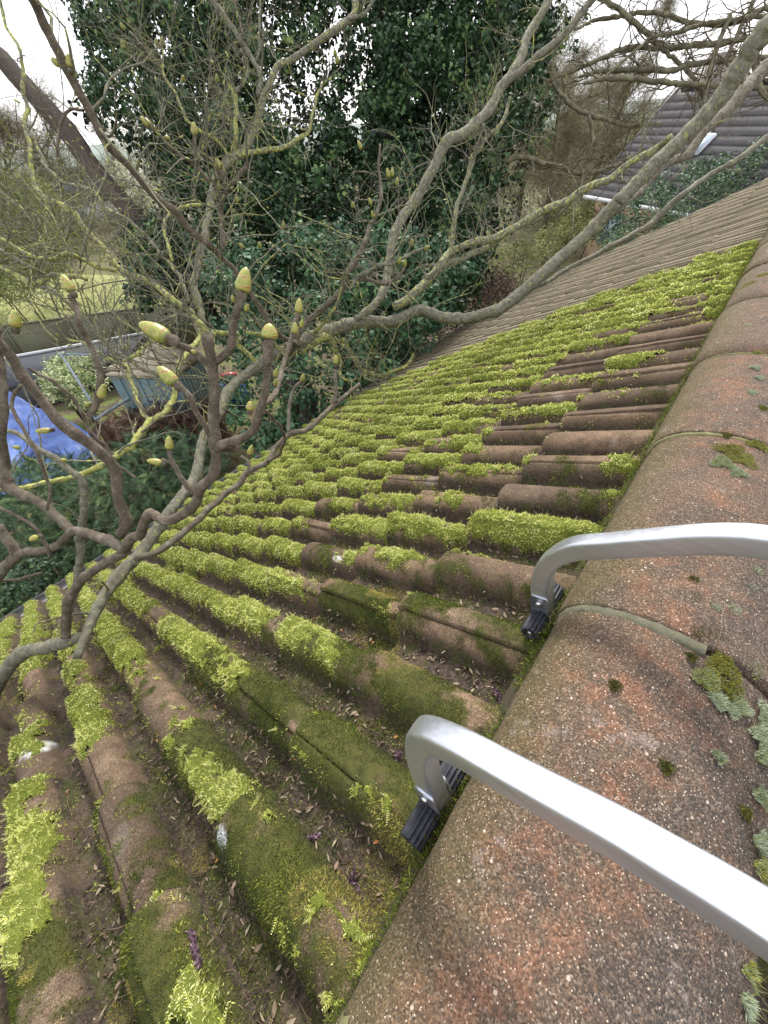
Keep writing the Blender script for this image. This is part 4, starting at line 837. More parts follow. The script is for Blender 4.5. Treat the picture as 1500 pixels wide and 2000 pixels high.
for (a, b, d, L) in [(247, 104, 2.35, .3), (300, 140, 2.35, .25), (320, 150, 2.35, .3), (345, 190, 2.38, .25), (362, 232, 2.4, .2), (318, 90, 2.35, .45), (480, 22, 2.55, .35), (432, 40, 2.55, .4), (420, 175, 2.5, .3), (760, 350, 2.4, .5), (770, 400, 2.4, .45), (805, 480, 2.4, .4), (745, 300, 2.4, .4), (560, 500, 2.3, .4), (640, 610, 2.5, .3), (565, 470, 2.4, .3), (1050, 230, 3.0, .3), (1185, 230, 2.8, .3), (965, 300, 3.1, .3), (900, 420, 3.0, .35)]:
    p = at(a, b, d)
    for q in range(3):
        s_ = rng.normal(size=3) * .5; s_[2] = .7; pts = [p]; v = s_ / np.linalg.norm(s_); Lq = L * rng.uniform(.6, 1.1)
        for k in range(9): v = v + np.array([0, 0, -.42]) + rng.normal(size=3) * .08; v /= np.linalg.norm(v); pts.append(pts[-1] + v * Lq / 9)
        V, F = tube_vf(pts, np.linspace(.0016, .0008, 10), 4, cap=False); mesh("seed_stalk", V, F, M_bark, tree, True, dict(lich=np.full(len(V), .36)))
# ================================================================== the garden and what stands beyond
def inpoly(x, y, poly):
    c = np.zeros(len(x), bool); n = len(poly)
    for i in range(n):
        (x1, y1), (x2, y2) = poly[i], poly[(i + 1) % n]
        k = ((y1 > y) != (y2 > y)) & (x < (x2 - x1) * (y - y1) / (y2 - y1 + 1e-9) + x1); c ^= k
    return c
M_ground, t_, b_ = newmat("ground_soil", .95, .2); v_ = objco(t_)
g1 = noise(t_, .12, 4, v_); g2 = noise(t_, 2.2, 6, v_, .7); g3 = noise(t_, 30, 5, v_, .7)
soil = ramp(t_, g3, [(.3, (.035, .026, .018)), (.5, (.10, .075, .05)), (.72, (.23, .18, .13))])
grs = ramp(t_, g3, [(.3, (.07, .09, .02)), (.7, (.20, .24, .07))])
t_.links.new(mix(t_, ramp(t_, g2, [(.45, 0), (.6, 1)]), soil, grs), b_.inputs["Base Color"]); bump(t_, b_, g3, .6, .03)
gx, gy = np.meshgrid(np.r_[np.linspace(-900, -60, 18), np.linspace(-55, 55, 45), np.linspace(60, 900, 18)], np.r_[np.linspace(-900, -60, 18), np.linspace(-55, 55, 45), np.linspace(60, 900, 18)])
rr = np.hypot(gx, gy); gz = fbm(np.c_[gx.ravel(), gy.ravel(), gx.ravel() * 0], 3, .05).reshape(gx.shape) * np.clip((rr - 12) / 40, 0, 1) * .8 - .02 - np.clip((rr - 60) / 300, 0, 1) * 3
n_ = gx.shape[1]; i = (np.arange(gx.shape[0] - 1)[:, None] * n_ + np.arange(n_ - 1)[None]).ravel()
o = mesh("ground", np.stack([gx, gy, gz], -1).reshape(-1, 3), np.stack([i, i + 1, i + n_ + 1, i + n_], -1), M_ground, None, True); prop(o, kind="structure")
M_lawn = simple("lawn_grass", (.30, .30, .13), .95, .2, .6, 1.3, bmp=.02)
P = np.array([onz(a, b, .03) for a, b in ((-160, 560), (120, 535), (310, 540), (330, 700), (100, 790), (-200, 830))]); o = mesh("lawn", P, np.array([[0, 1, 2, 3, 4, 5]]), M_lawn); prop(o, kind="structure")
acc = Acc(); n = 60000; a = rng.uniform(-60, 320, n); b = rng.uniform(535, 700, n); r_ = FW + np.outer((a - 750) / 800, RT) + np.outer((b - 1000) / 800, DN); P = CAM + r_ * (-CAM[2] / r_[:, 2])[:, None]
V, F, q = bend_blades(P, np.array([0, 0, 1.]) + rng.normal(size=P.shape) * .3, rng.uniform(.05, .16, n), np.full(n, .014), np.clip(.5 + fbm(P, 3, .6) * .7 + rng.normal(size=n) * .15, 0, 1), .5, rng, 1); acc.add(V, F, rnd=q)
M_gr = leafmat("grass_blades", [(0, (.10, .14, .03)), (.5, (.33, .40, .14)), (.8, (.50, .52, .25)), (1, (.60, .52, .34))], .8, .2, .3)
prop(acc.build("grass", M_gr), "sunlit yellow-green grass of the lawn beyond the fence", "grass", kind="stuff")
# far hills and woodland edge
M_hill = simple("hazy_hill_green", (.20, .23, .20), .95, .1, .3, .05)  # pale grey-green, with the distance haze put into the colour
az = np.radians(np.linspace(-110, 30, 90)); rows = []
for R_, hz_ in ((180, -4), (240, 0), (330, 2.0), (420, 3.5), (520, -5)):
    z = hz_ + 3.0 * n2(az * 3, az * 0, 1.6, 3, R_) * (hz_ > 0); rows.append(np.stack([R_ * np.sin(az), R_ * np.cos(az), z], -1))
V = np.concatenate(rows); n_ = 90; i = (np.arange(4)[:, None] * n_ + np.arange(n_ - 1)[None]).ravel(); o = mesh("hills", V, np.stack([i, i + n_, i + n_ + 1, i + 1], -1), M_hill, None, True); prop(o, kind="structure")
# --- leaf clump helper for shrubs, ivy and hedges
def foliage(centres, radii, nper, L, Wf, acc, tone=.5, hang=0.0, squash=.8, up=.3, var=.2, rg=rng, shell=.55):
    C_ = np.repeat(np.asarray(centres), nper, 0); R_ = np.repeat(np.asarray(radii), nper); n = len(C_)
    d = rg.normal(size=(n, 3)); d /= np.linalg.norm(d, axis=1)[:, None]; rr = R_ * (shell + (1 - shell) * rg.random(n)) ; off = d * rr[:, None]; off[:, 2] *= squash
    P = C_ + off; Nn = d * .7 + np.array([0, 0, up]) + rg.normal(size=(n, 3)) * .45; Nn /= np.linalg.norm(Nn, axis=1)[:, None]
    t = rg.normal(size=(n, 3)) + np.array([0, 0, -hang]); t -= (t * Nn).sum(1)[:, None] * Nn; t /= np.linalg.norm(t, axis=1)[:, None] + 1e-9; s = np.cross(Nn, t)
    Ls = (L * rg.uniform(.6, 1.2, n))[:, None]; Ws = Ls * Wf
    ct = np.repeat(rg.normal(size=len(centres)) * var, nper); rnd = np.clip(tone + ct + rg.normal(size=n) * .17, 0, 1)
    a = P; tip = P + t * Ls - Nn * Ls * .15; l = P + t * Ls * .3 + s * Ws * .5 + Nn * Ls * .06; r = P + t * Ls * .3 - s * Ws * .5 + Nn * Ls * .06; m_ = P + t * Ls * .5
    V = np.stack([a, l, tip, r, m_], 1).reshape(-1, 3); k = np.arange(n)[:, None] * 5
    acc.add(V, np.vstack([k + [[0, 4, 1]], k + [[1, 4, 2]], k + [[0, 3, 4]], k + [[4, 3, 2]]]), rnd=np.repeat(rnd, 5))
def rays(a, b): return FW + np.outer((np.asarray(a) - 750) / 800, RT) + np.outer((np.asarray(b) - 1000) / 800, DN)
M_ivy = leafmat("ivy_leaves", [(0, (.008, .018, .008)), (.4, (.018, .042, .016)), (.7, (.04, .09, .03)), (.9, (.09, .16, .045)), (1, (.18, .24, .07))], .55, .3, .08)
M_ivy2 = leafmat("ivy_leaves_low", [(0, (.02, .045, .022)), (.5, (.04, .10, .045)), (.85, (.09, .19, .075)), (1, (.15, .25, .10))], .6, .3, .08)
M_dark = simple("dark_bark", (.065, .052, .042), .95, .2, .4, 14, bmp=.02)
M_bark2 = simple("brown_bark", (.10, .08, .06), .95, .2, .4, 9, bmp=.02)
M_pale = simple("pale_bark", (.30, .26, .20), .9, .2, .3, 9, bmp=.01)
ivy = empty("ivy_clad_tree", onz(470, 640, 0) * [1, 1, 0], "tall tree whose trunks and limbs are hidden in dark glossy ivy, behind the budding branches", "tree")
def pole(s, mat, parent, name="trunk", lump=.2, ns=12, seed=0, step=.1):
    q = pl(s); P = [at(a, b, d) for a, b, d, w_ in q]; R = [w_ / 2 * d / 800 for *_, d, w_ in q]; R = [w_ / 2 * d / 800 for a, b, d, w_ in q]
    pp, rr_ = catmull(P, R, step); V, F = tube_vf(pp, rr_, ns, lump, seed); return mesh(name, V, F, mat, parent, True, dict(lich=np.full(len(V), .3)))
pole("640,1000,8.6,60;600,820,8.4,60;520,600,8.2,62;470,420,8,62;440,200,8,60;430,20,8,55;420,-200,8,50", M_dark, ivy)
pole("800,900,8.6,60;790,700,8.4,60;775,500,8.2,60;765,300,8,60;760,100,8,56;770,-200,8,50", M_dark, ivy)
pole("470,420,8,30;380,250,7.6,26;300,110,7.2,22;240,-40,7,18", M_dark, ivy, "limb")
pole("765,300,8,30;860,180,7.6,26;950,60,7.2,20;1010,-80,7,16", M_dark, ivy, "limb")
POLY = [(95, -260), (140, 20), (185, 130), (150, 205), (210, 250), (255, 270), (300, 340), (390, 430), (300, 410), (255, 480), (240, 560), (330, 640), (500, 760), (620, 880), (700, 770), (830, 690), (930, 570), (945, 480), (950, 420), (975, 350), (975, 300), (1050, 235), (1020, 160), (1075, 90), (1060, -20), (1110, -260)]
GAPS = [(600, 150, 55, 80, .97), (655, 70, 45, 65, .93), (560, 40, 30, 45, .85), (560, 200, 35, 60, .85), (690, 230, 35, 65, .85), (250, 230, 40, 45, .7), (330, 300, 35, 35, .6), (640, 340, 40, 30, .5), (720, 20, 30, 40, .7), (190, 90, 40, 35, .5), (1010, 180, 30, 60, .5), (960, 260, 25, 30, .4), (150, 20, 30, 50, .5), (620, 260, 35, 40, .5)]
def clumps(n, y0, y1, d0, d1, poly=POLY, x0=80, x1=1120, gap=True, ex=0):
    a = rng.uniform(x0, x1, n); b = rng.uniform(y0, y1, n); k = inpoly(a, b, poly); a, b = a[k], b[k]
    if gap:
        p = np.zeros(len(a))
        for gx_, gy_, rx, ry, s_ in GAPS: p = np.maximum(p, s_ * np.exp(-(((a - gx_) / rx) ** 2 + ((b - gy_) / ry) ** 2)))
        k = rng.random(len(a)) > p; a, b = a[k], b[k]
    d = rng.uniform(d0, d1, len(a)); return CAM + rays(a, b) * d[:, None], d
acc = Acc()
c_, d_ = clumps(1350, -260, 600, 7.2, 9.2); foliage(c_, rng.uniform(.2, .42, len(c_)), 46, .11, .85, acc, .22, 1.2, 1.2, .15, .12, shell=.2)
c_, d_ = clumps(1650, -260, 560, 5.8, 7.8); foliage(c_, rng.uniform(.14, .34, len(c_)), 78, .072, .85, acc, .48, 1.2, 1.2, .15, .16, shell=.3)
c_, d_ = clumps(420, 330, 620, 5.6, 7.2, gap=False); foliage(c_, rng.uniform(.15, .3, len(c_)), 55, .075, .8, acc, .42, 1.0, 1, .2, .15, shell=.3)
RAG = [(940, -100), (1180, -150), (1150, 60), (1090, 160), (1110, 230), (1030, 330), (1000, 420), (960, 560), (920, 500), (930, 300)]
c_, d_ = clumps(230, -150, 560, 6.4, 8.4, RAG, 900, 1190, False); foliage(c_, rng.uniform(.08, .26, len(c_)), 38, .065, .85, acc, .62, .8, 1, .2, .2, shell=.1)
c_, d_ = clumps(260, -200, 560, 5.6, 6.4); foliage(c_, rng.uniform(.08, .2, len(c_)), 36, .066, .85, acc, .72, .8, 1, .3, .18, shell=.2)
acc.build("ivy", M_ivy, ivy)
ib = empty("ivy_bank", onz(620, 840, 0) * [1, 1, 0], "lower bank of glossy blue-green ivy between the budding tree and the gutter", "ivy")
LOWP = [(400, 520), (430, 470), (560, 450), (760, 440), (930, 500), (860, 620), (800, 700), (700, 760), (640, 820), (620, 900), (520, 940), (470, 860), (430, 760), (470, 700), (420, 640)]
acc = Acc(); c_, d_ = clumps(700, 430, 950, 4.6, 6.2, LOWP, 390, 950, False)
foliage(c_, rng.uniform(.12, .24, len(c_)), 46, .068, .85, acc, .5, .9, 1, .35, .18, shell=.3); acc.build("ivy", M_ivy2, ib)
for s_ in ("560,960,6.0,30;570,800,6.0,26;600,650,6,22;640,520,6,16", "640,920,6.2,30;680,760,6.2,24;740,600,6.2,20;800,500,6.2,14"): pole(s_, M_dark, ib, "stem")
# leaning dark trunk at the upper left
lt = empty("leaning_tree", onz(330, 600, 0) * [1, 1, 0], "smooth dark trunk leaning up to the left out of the ivy, at the upper left", "tree")
pole("420,640,7.5,40;330,500,7.2,36;270,430,7,34;235,390,7,34;200,350,7,32;165,305,7,34;135,260,7,38;100,222,7,36;60,180,7,34;25,140,7,34;-20,95,7,32;-160,0,7,26", M_dark, lt, "trunk", .12, 16)
# --- hedges and shrubs
def shrub(name, label, cat, poly, n, d0, d1, rad_, nper, L, Wf, mat, tone=.5, up=.5, group=None, hang=0, squash=.8, stem=None, ex=None):
    xs = [p[0] for p in poly]; ys = [p[1] for p in poly]; a = rng.uniform(min(xs), max(xs), n); b = rng.uniform(min(ys), max(ys), n); k = inpoly(a, b, poly); a, b = a[k], b[k]
    d = rng.uniform(d0, d1, len(a)); c = CAM + rays(a, b) * d[:, None]; c[:, 2] = np.maximum(c[:, 2], .1)
    base = c.mean(0) * [1, 1, 0]; e = empty(name, base, label, cat, group); acc = Acc(); foliage(c, rng.uniform(*rad_, len(c)), nper, L, Wf, acc, tone, hang, squash, up); acc.build("foliage", mat, e)
    sa = Acc()
    for j in rng.integers(0, len(c), 9):
        p = c[j]; q0 = np.array([base[0] + (p[0] - base[0]) * .6, base[1] + (p[1] - base[1]) * .6, 0]); V, F = tube_vf(catmull([q0, (q0 + p) / 2 + rng.normal(size=3) * .08, p], [.03, .022, .01], .2)[0], np.linspace(.03, .01, len(catmull([q0, (q0 + p) / 2, p], [.03, .022, .01], .2)[0])) if False else .02 * np.ones(len(catmull([q0, (q0 + p) / 2 , p], [.03, .022, .01], .2)[0])), 5) if False else tube_vf(np.array([q0, (q0 + p) / 2 + rng.normal(size=3) * .06, p]), np.array([.03, .02, .01]), 5)
        sa.add(V, F)
    sa.build("stems", M_bark2, e, True)["kind"] = "stuff"; return e
M_con = leafmat("conifer_sprays", [(0, (.018, .035, .018)), (.5, (.04, .08, .035)), (.85, (.09, .15, .05)), (1, (.15, .21, .08))], .7, .3, .1)
def conifer_sprays(poly, n, d0, d1, acc, sz=.16, tone=.45):
    """flat fern-like scale-leaf sprays"""
    xs = [p[0] for p in poly]; ys = [p[1] for p in poly]; a = rng.uniform(min(xs), max(xs), n); b = rng.uniform(min(ys), max(ys), n); k = inpoly(a, b, poly); a, b = a[k], b[k]; n = len(a)
    d = rng.uniform(d0, d1, n); P = CAM + rays(a, b) * d[:, None]; t = rng.normal(size=(n, 3)) + [.5, -.2, .1]; t /= np.linalg.norm(t, axis=1)[:, None]
    Nn = rng.normal(size=(n, 3)) * .5 + [0, 0, 1]; Nn -= (Nn * t).sum(1)[:, None] * t; Nn /= np.linalg.norm(Nn, axis=1)[:, None]; s = np.cross(Nn, t); rnd = np.clip(tone + rng.normal(size=n) * .16 - (d - d0) / (d1 - d0) * .2 + .1, 0, 1)
    L = sz * rng.uniform(.6, 1.2, n)[:, None]
    for q in range(7):
        f = q / 7
        for sg in (-1, 1):
            c0 = P + t * L * f; dr = t * .75 + s * sg * .7; e = c0 + dr * L * .42 * (1 - .75 * f) - Nn * L * .08; w_ = t * L * .055
            V = np.stack([c0 - w_, c0 + w_, e], 1).reshape(-1, 3); acc.add(V, np.arange(n * 3).reshape(-1, 3), rnd=np.repeat(np.clip(rnd + .12 * f, 0, 1), 3))
    return P
hp = [(-60, 930), (30, 900), (110, 890), (190, 890), (250, 850), (330, 840), (420, 850), (440, 900), (400, 990), (330, 1060), (240, 1130), (120, 1190), (-60, 1260)]
e = empty("conifer_hedge", onz(150, 1000, 0) * [1, 1, 0], "dark green clipped conifer hedge below the gutter at the left", "hedge"); acc = Acc()
conifer_sprays(hp, 7000, 5.0, 6.6, acc, .17); P = conifer_sprays(hp, 2500, 6.2, 7.2, acc, .2, .2); acc.build("foliage", M_con, e)
sa = Acc()
for j in range(10):
    p = P[rng.integers(len(P))]; q0 = p * [1, 1, 0]; V, F = tube_vf(np.array([q0, (q0 + p) / 2, p]), np.array([.06, .04, .02]), 6); sa.add(V, F)
sa.build("stems", M_bark2, e, True)["kind"] = "stuff"
shrub("ivy_shrub", "small-leaved ivy growing dark below the gutter at the far left", "shrub", [(-60, 1130), (60, 1080), (150, 1080), (60, 1180), (-60, 1250)], 60, 4.2, 5.4, (.12, .25), 60, .05, .8, M_ivy, .45)
M_dead = leafmat("dead_brown", [(0, (.04, .025, .018)), (.5, (.11, .07, .05)), (1, (.24, .16, .11))], .9, .1, .1)
e = empty("dead_brushwood", onz(320, 850, 0) * [1, 1, 0], "heap of dead reddish brown conifer brushwood in front of the teal shed", "brushwood"); acc = Acc()
conifer_sprays([(190, 830), (250, 800), (340, 775), (420, 780), (450, 840), (440, 900), (380, 900), (280, 870), (190, 880)], 2600, 7.6, 9.0, acc, .26, .5); acc.build("foliage", M_dead, e)
M_var = leafmat("variegated_leaves", [(0, (.07, .11, .04)), (.4, (.18, .25, .09)), (.7, (.42, .48, .22)), (1, (.68, .70, .42))], .6, .3, .2)
shrub("variegated_shrub", "cream and green variegated shrub beside the metal frame at the left", "shrub", [(75, 720), (110, 695), (185, 700), (205, 740), (190, 790), (150, 800), (90, 770)], 90, 9.2, 10.4, (.15, .28), 70, .08, .6, M_var, .62)
M_yc = leafmat("yellow_conifer", [(0, (.05, .06, .025)), (.5, (.13, .15, .05)), (1, (.27, .28, .10))], .8, .2, .15)
shrub("olive_conifer", "olive green loose conifer at the left edge behind the bare twigs", "tree", [(-120, 330), (20, 300), (90, 360), (140, 430), (130, 540), (60, 570), (-120, 600)], 300, 13, 17, (.35, .7), 90, .16, .25, M_yc, .45)
M_bl = leafmat("blossom", [(0, (.16, .19, .09)), (.4, (.36, .38, .24)), (1, (.72, .70, .62))], .8, .2, .3)
shrub("blossoming_tree", "pale cream blossoming tree seen between the leaning trunk and the ivy", "tree", [(200, 250), (280, 220), (360, 280), (440, 340), (430, 420), (330, 420), (240, 380)], 200, 14, 19, (.2, .45), 55, .10, .6, M_bl, .55)
M_laur = leafmat("laurel", [(0, (.02, .045, .02)), (.5, (.05, .10, .045)), (.85, (.13, .21, .09)), (1, (.22, .30, .14))], .6, .3, .1)
shrub("laurel_hedge", "glossy evergreen hedge beyond the far verge, below the grey tiled roof", "hedge", [(1190, 400), (1260, 350), (1330, 330), (1420, 300), (1520, 270), (1620, 270), (1620, 400), (1480, 400), (1350, 450), (1250, 480), (1180, 500)], 520, 11, 14.5, (.25, .45), 70, .10, .5, M_laur, .5)
shrub("yew_shrub", "light green loose shrub left of the dark gap by the gutter", "shrub", [(960, 500), (1010, 470), (1060, 480), (1080, 520), (1040, 590), (985, 600), (940, 560)], 110, 13, 16, (.2, .4), 70, .12, .3, M_yc, .62)
shrub("box_shrub", "yellow-green shrub between the tall pale trunks and the neighbour's wall", "shrub", [(1060, 450), (1110, 395), (1190, 380), (1230, 410), (1180, 455), (1120, 500), (1050, 500)], 170, 16, 20, (.25, .5), 60, .14, .4, M_yc, .75)
M_bramb = leafmat("dry_undergrowth", [(0, (.03, .02, .017)), (.5, (.09, .06, .05)), (.85, (.2, .15, .12)), (1, (.33, .26, .2))], .95, .1, .05)
shrub("dry_undergrowth", "brown dry undergrowth along the gutter past the lower ivy", "undergrowth", [(790, 690), (830, 600), (900, 540), (990, 530), (1000, 580), (940, 620), (860, 680), (790, 720)], 260, 9, 13, (.25, .45), 80, .10, .35, M_bramb, .45)
shrub("young_conifer", "small feathery green conifer by the gutter under the thick lichen limb", "tree", [(640, 680), (720, 650), (800, 660), (820, 720), (740, 780), (670, 760)], 110, 6.4, 7.6, (.15, .28), 70, .09, .3, M_con, .65)
M_haw = leafmat("bare_hedge", [(0, (.07, .06, .04)), (.5, (.18, .165, .10)), (1, (.36, .34, .22))], .9, .1, .1)
shrub("field_hedge", "pale olive leafless hedge across the field behind the right-hand bare trees", "hedge", [(960, 420), (980, 300), (1060, 250), (1160, 260), (1230, 300), (1180, 400), (1100, 440)], 330, 21, 28, (.5, 1.0), 100, .30, .09, M_haw, .6)
shrub("distant_hedge", "leafless hedge beyond the lawn at the left, below the sky", "hedge", [(-60, 480), (0, 400), (150, 380), (260, 400), (300, 470), (260, 530), (100, 520), (-60, 540)], 260, 26, 36, (.5, 1.1), 90, .35, .1, M_haw, .45)
# --- garden buildings and objects
def prism(name, top, z0, z1, mat, parent, thick=None):
    T = np.array(top, float); n = len(T); V = np.vstack([np.c_[T[:, :2], np.full(n, z0)], np.c_[T[:, :2], np.full(n, z1)]]); j = np.arange(n); k = (j + 1) % n
    return mesh(name, V, [np.array([list(range(n - 1, -1, -1)), list(range(n, 2 * n))]), np.stack([j, k, k + n, j + n], -1)], mat, parent)
M_teal = simple("teal_steel", (.085, .14, .145), .5, .4, .15, 3); M_green = simple("grey_green_steel", (.17, .22, .19), .55, .4, .15, 3); M_ply = simple("weathered_board", (.36, .31, .22), .85, .2, .3, 5)
M_felt = simple("roofing_felt", (.055, .058, .066), .9, .2, .2, 10); M_fence = simple("khaki_boards", (.12, .12, .075), .9, .2, .25, 5); M_trim = simple("pale_trim", (.5, .52, .52), .6, .3, .1, 5)
A, B, D, E_ = [onz(*q, 2.0) for q in ((207, 724), (334, 727), (296, 668), (386, 692))]
sh = empty("metal_shed", (A + B + D + E_) / 4 * [1, 1, 0], "teal metal garden shed with a boarded beige top, at the left behind the tarpaulin", "shed")
prism("wall", [A, B, E_, D], 0, 1.9, M_teal, sh)
cen = (A + B + D + E_) / 4; ov = [cen + (q - cen) * 1.05 for q in (A, B, E_, D)]; prism("roof", ov, 1.903, 1.96, M_ply, sh)
rb = Acc()
for k in range(9):
    p = B + (E_ - B) * (k + .5) / 9; nrm = np.cross(E_ - B, [0, 0, 1.]); nrm /= np.linalg.norm(nrm); nrm = nrm if nrm @ (cen - p) < 0 else -nrm
    al = (E_ - B) / np.linalg.norm(E_ - B); V, F = obox_vf(np.array([p[0], p[1], .95]) + nrm * .014, al * .035, nrm * .012, (0, 0, .93)); rb.add(V, F)
rb.build("ribbed_panel", M_green, sh)
for k in range(6):
    p0 = A + (B - A) * (k + 1) / 7; nrm = np.cross(B - A, [0, 0, 1.]); nrm /= np.linalg.norm(nrm); nrm = nrm if nrm @ (cen - p0) < 0 else -nrm
    al = (B - A) / np.linalg.norm(B - A); V, F = obox_vf(np.array([p0[0], p0[1], .95]) + nrm * .008, al * .012, nrm * .006, (0, 0, .94)); mesh("seam", V, F, M_teal, sh)
for k, q in enumerate(((.0, .0), (.3, .35), (.6, .2))):
    p = A + (B - A) * q[0] + (D - A) * (.25 + q[1]); V, F = obox_vf((p[0] + .3, p[1], 2.0), (B - A) * .24, (D - A) * .05, (0, 0, .015)); mesh("board", V, F, M_ply, sh)
a, b, c, d = [onz(*q, .75) for q in ((-60, 712), (275, 652), (238, 700), (10, 752))]
fs = empty("felt_roof_shed", (a + b + c + d) / 4 * [1, 1, 0], "low shed with a dark grey felt roof below the khaki fence, left edge", "shed")
prism("wall", [(a + (b + c + d - 3 * a) * .02), b, c, d], 0, .65, M_felt, fs); cen = (a + b + c + d) / 4; prism("roof", [cen + (q - cen) * 1.03 for q in (a, b, c, d)], .653, .71, M_felt, fs)
V, F = obox_vf((a + b) / 2 + [0, 0, .0], (b - a) / 2 * 1.03, np.cross(b - a, [0, 0, 1]) / np.linalg.norm(b - a) * .03, (0, 0, .035)); mesh("roof_edge", V, F, M_trim, fs)
p0, p1 = onz(-80, 706, .45), onz(330, 650, .45); p0[2] = p1[2] = 0; al = p1 - p0; Lf = np.linalg.norm(al); al /= Lf; nr3 = np.cross(al, [0, 0, 1.]); p0 -= nr3 * 0; fe = empty("garden_fence", (p0 + p1) / 2, "khaki green board fence in front of the bright lawn, at the left", "fence")
for k in range(int(Lf / 1.8) + 1):
    c0 = p0 + al * (k * 1.8 + .9); V, F = obox_vf(c0 + [0, 0, .63], al * .87, nr3 * .012, (0, 0, .62)); mesh("panel", V, F, M_fence, fe); V, F = obox_vf(p0 + al * k * 1.8 + [0, 0, .66], al * .028, nr3 * .03, (0, 0, .66)); mesh("post", V, F, M_fence, fe)
    V, F = obox_vf(c0 + [0, 0, 1.28], al * .9, nr3 * .03, (0, 0, .022)); mesh("rail", V, F, M_fence, fe)
M_tube = simple("painted_tube", (.14, .18, .21), .4, .5, .1, 10)
fr = empty("tube_frame", onz(250, 760, 0), "thin grey-blue metal tube frame standing in front of the teal shed", "frame")
for s_ in ("118,690,8.6,5;178,784,8.2,5", "118,691,8.6,4;240,696,8.5,4;350,700,8.4,4", "375,704,8.2,6;280,760,8.1,6;186,820,8.0,6", "178,784,8.2,5;186,820,8.2,5"): pole(s_, M_tube, fr, "tube", 0, 8)
M_tarp, t_, b_ = newmat("blue_tarpaulin", .45, .5); t_.links.new(ramp(t_, noise(t_, 2.5, 5, objco(t_)), [(.3, (.035, .07, .22)), (.7, (.07, .13, .34))]), b_.inputs["Base Color"])
g, h = np.meshgrid(np.linspace(0, 1, 60), np.linspace(0, 1, 60)); ca_, cb_, cc_, cd_ = onz(0, 762, .9), onz(232, 868, .15), onz(-50, 990, .1), onz(150, 900, .05)
ca_, cb_, cc_, cd_ = onz(5, 760, .95), onz(228, 864, .35), onz(-60, 985, .1), onz(120, 930, .05)
P = (ca_[None, None] * ((1 - g) * (1 - h))[..., None] + cb_ * (g * (1 - h))[..., None] + cc_ * ((1 - g) * h)[..., None] + cd_ * (g * h)[..., None])
f1 = P.reshape(-1, 3); f1[:, 2] += fbm(f1 * [1, 1, 0], 4, 1.1) * .25 - np.abs(fbm(f1 * [1, .5, 0], 2, 1.2)) * .25 + np.abs(fbm(f1 * [.5, 1, 0] + 9, 3, 3)) * .05; f1[:, 2] = np.maximum(f1[:, 2], .03)
i = (np.arange(59)[:, None] * 60 + np.arange(59)[None]).ravel(); Q = np.stack([i, i + 1, i + 61, i + 60], -1); lo = f1 - [0, 0, .01]
o = mesh("tarpaulin", np.vstack([f1, lo]), np.vstack([Q, Q[:, ::-1] + 3600]), M_tarp, None, True); prop(o, "crumpled blue tarpaulin spread over a low heap at the left edge", "tarpaulin")
pt = empty("slatted_pallet", onz(398, 785, .3) * [1, 1, 0], "grey slatted wooden pallet leaning between the shed and the ivy", "pallet")
pa, pb = onz(378, 800, .3), onz(420, 770, .3)
for k in range(6):
    V, F = obox_vf((pa + pb) / 2 + [0, 0, .15 * k], (pb - pa) / 2 * 1.1, (.02, .02, 0), (0, 0, .04)); mesh("slat", V, F, M_pale, pt)
for s_ in (-.8, .8): V, F = obox_vf((pa + pb) / 2 + (pb - pa) / 2 * s_ + [.03, .03, .4], (.03, 0, 0), (0, .03, 0), (0, 0, .45)); mesh("bearer", V, F, M_pale, pt)
M_blue = simple("blue_plastic", (.05, .10, .28), .4, .5, .15, 8); M_red = simple("red_plastic", (.45, .06, .06), .4, .5, .15, 8)
bc = onz(455, 760, .4); cr = empty("plastic_crate", bc * [1, 1, 0], "dark blue plastic crate by the ivy right of the shed, a red tub on it", "crate")
for sx, sy in ((-1, 0), (1, 0), (0, -1), (0, 1)):
    V, F = obox_vf(bc * [1, 1, 0] + [sx * .3, sy * .2, .3], (.3 if sy else .012, 0, 0), (0, .2 if sx else .012, 0), (0, 0, .3)); mesh("side", V, F, M_blue, cr)
V, F = obox_vf(bc * [1, 1, 0] + [0, 0, .02], (.3, 0, 0), (0, .2, 0), (0, 0, .018)); mesh("bottom", V, F, M_blue, cr)
V, F = tube_vf([bc * [1, 1, 0] + [0, .02, .60], bc * [1, 1, 0] + [0, .02, .62], bc * [1, 1, 0] + [0, .02, .78], bc * [1, 1, 0] + [0, .02, .80]], [.15, .16, .19, .2], 20); o = mesh("tub", V, F, M_red, None, True); prop(o, "small red plastic tub standing on the blue crate", "tub")
# --- neighbour's house on the right
eA = onz(1144, 381, 2.4); eB = onz(1500, 445, 2.4); ed = (eB - eA); ed[2] = 0; ed /= np.linalg.norm(ed); en = np.array([-ed[1], ed[0], 0]); en = en if en[1] > 0 else -en
r_ = ray(1331, 169); t__ = ((eA - CAM) @ ed) / (r_ @ ed); Rg = CAM + r_ * t__; dep_ = (Rg - eA) @ en; hz_ = Rg[2] - eA[2]
if dep_ < 3 or dep_ > 9: dep_ = 5.5
if hz_ < 2 or hz_ > 7: hz_ = 4.2
ho = empty("neighbour_house", (eA + ed * 7 + en * 5) * [1, 1, 0], "neighbour's house with a steep dark brown tiled roof and two white rooflights", "house")
M_nroof, t_, b_ = newmat("dark_roof_tile", .85, .3); v_ = objco(t_); t_.links.new(mix(t_, noise(t_, 25, 4, v_), ramp(t_, noise(t_, 1.5, 4, v_), [(.3, (.062, .058, .06)), (.7, (.105, .098, .098))]), (.15, .14, .14)), b_.inputs["Base Color"])
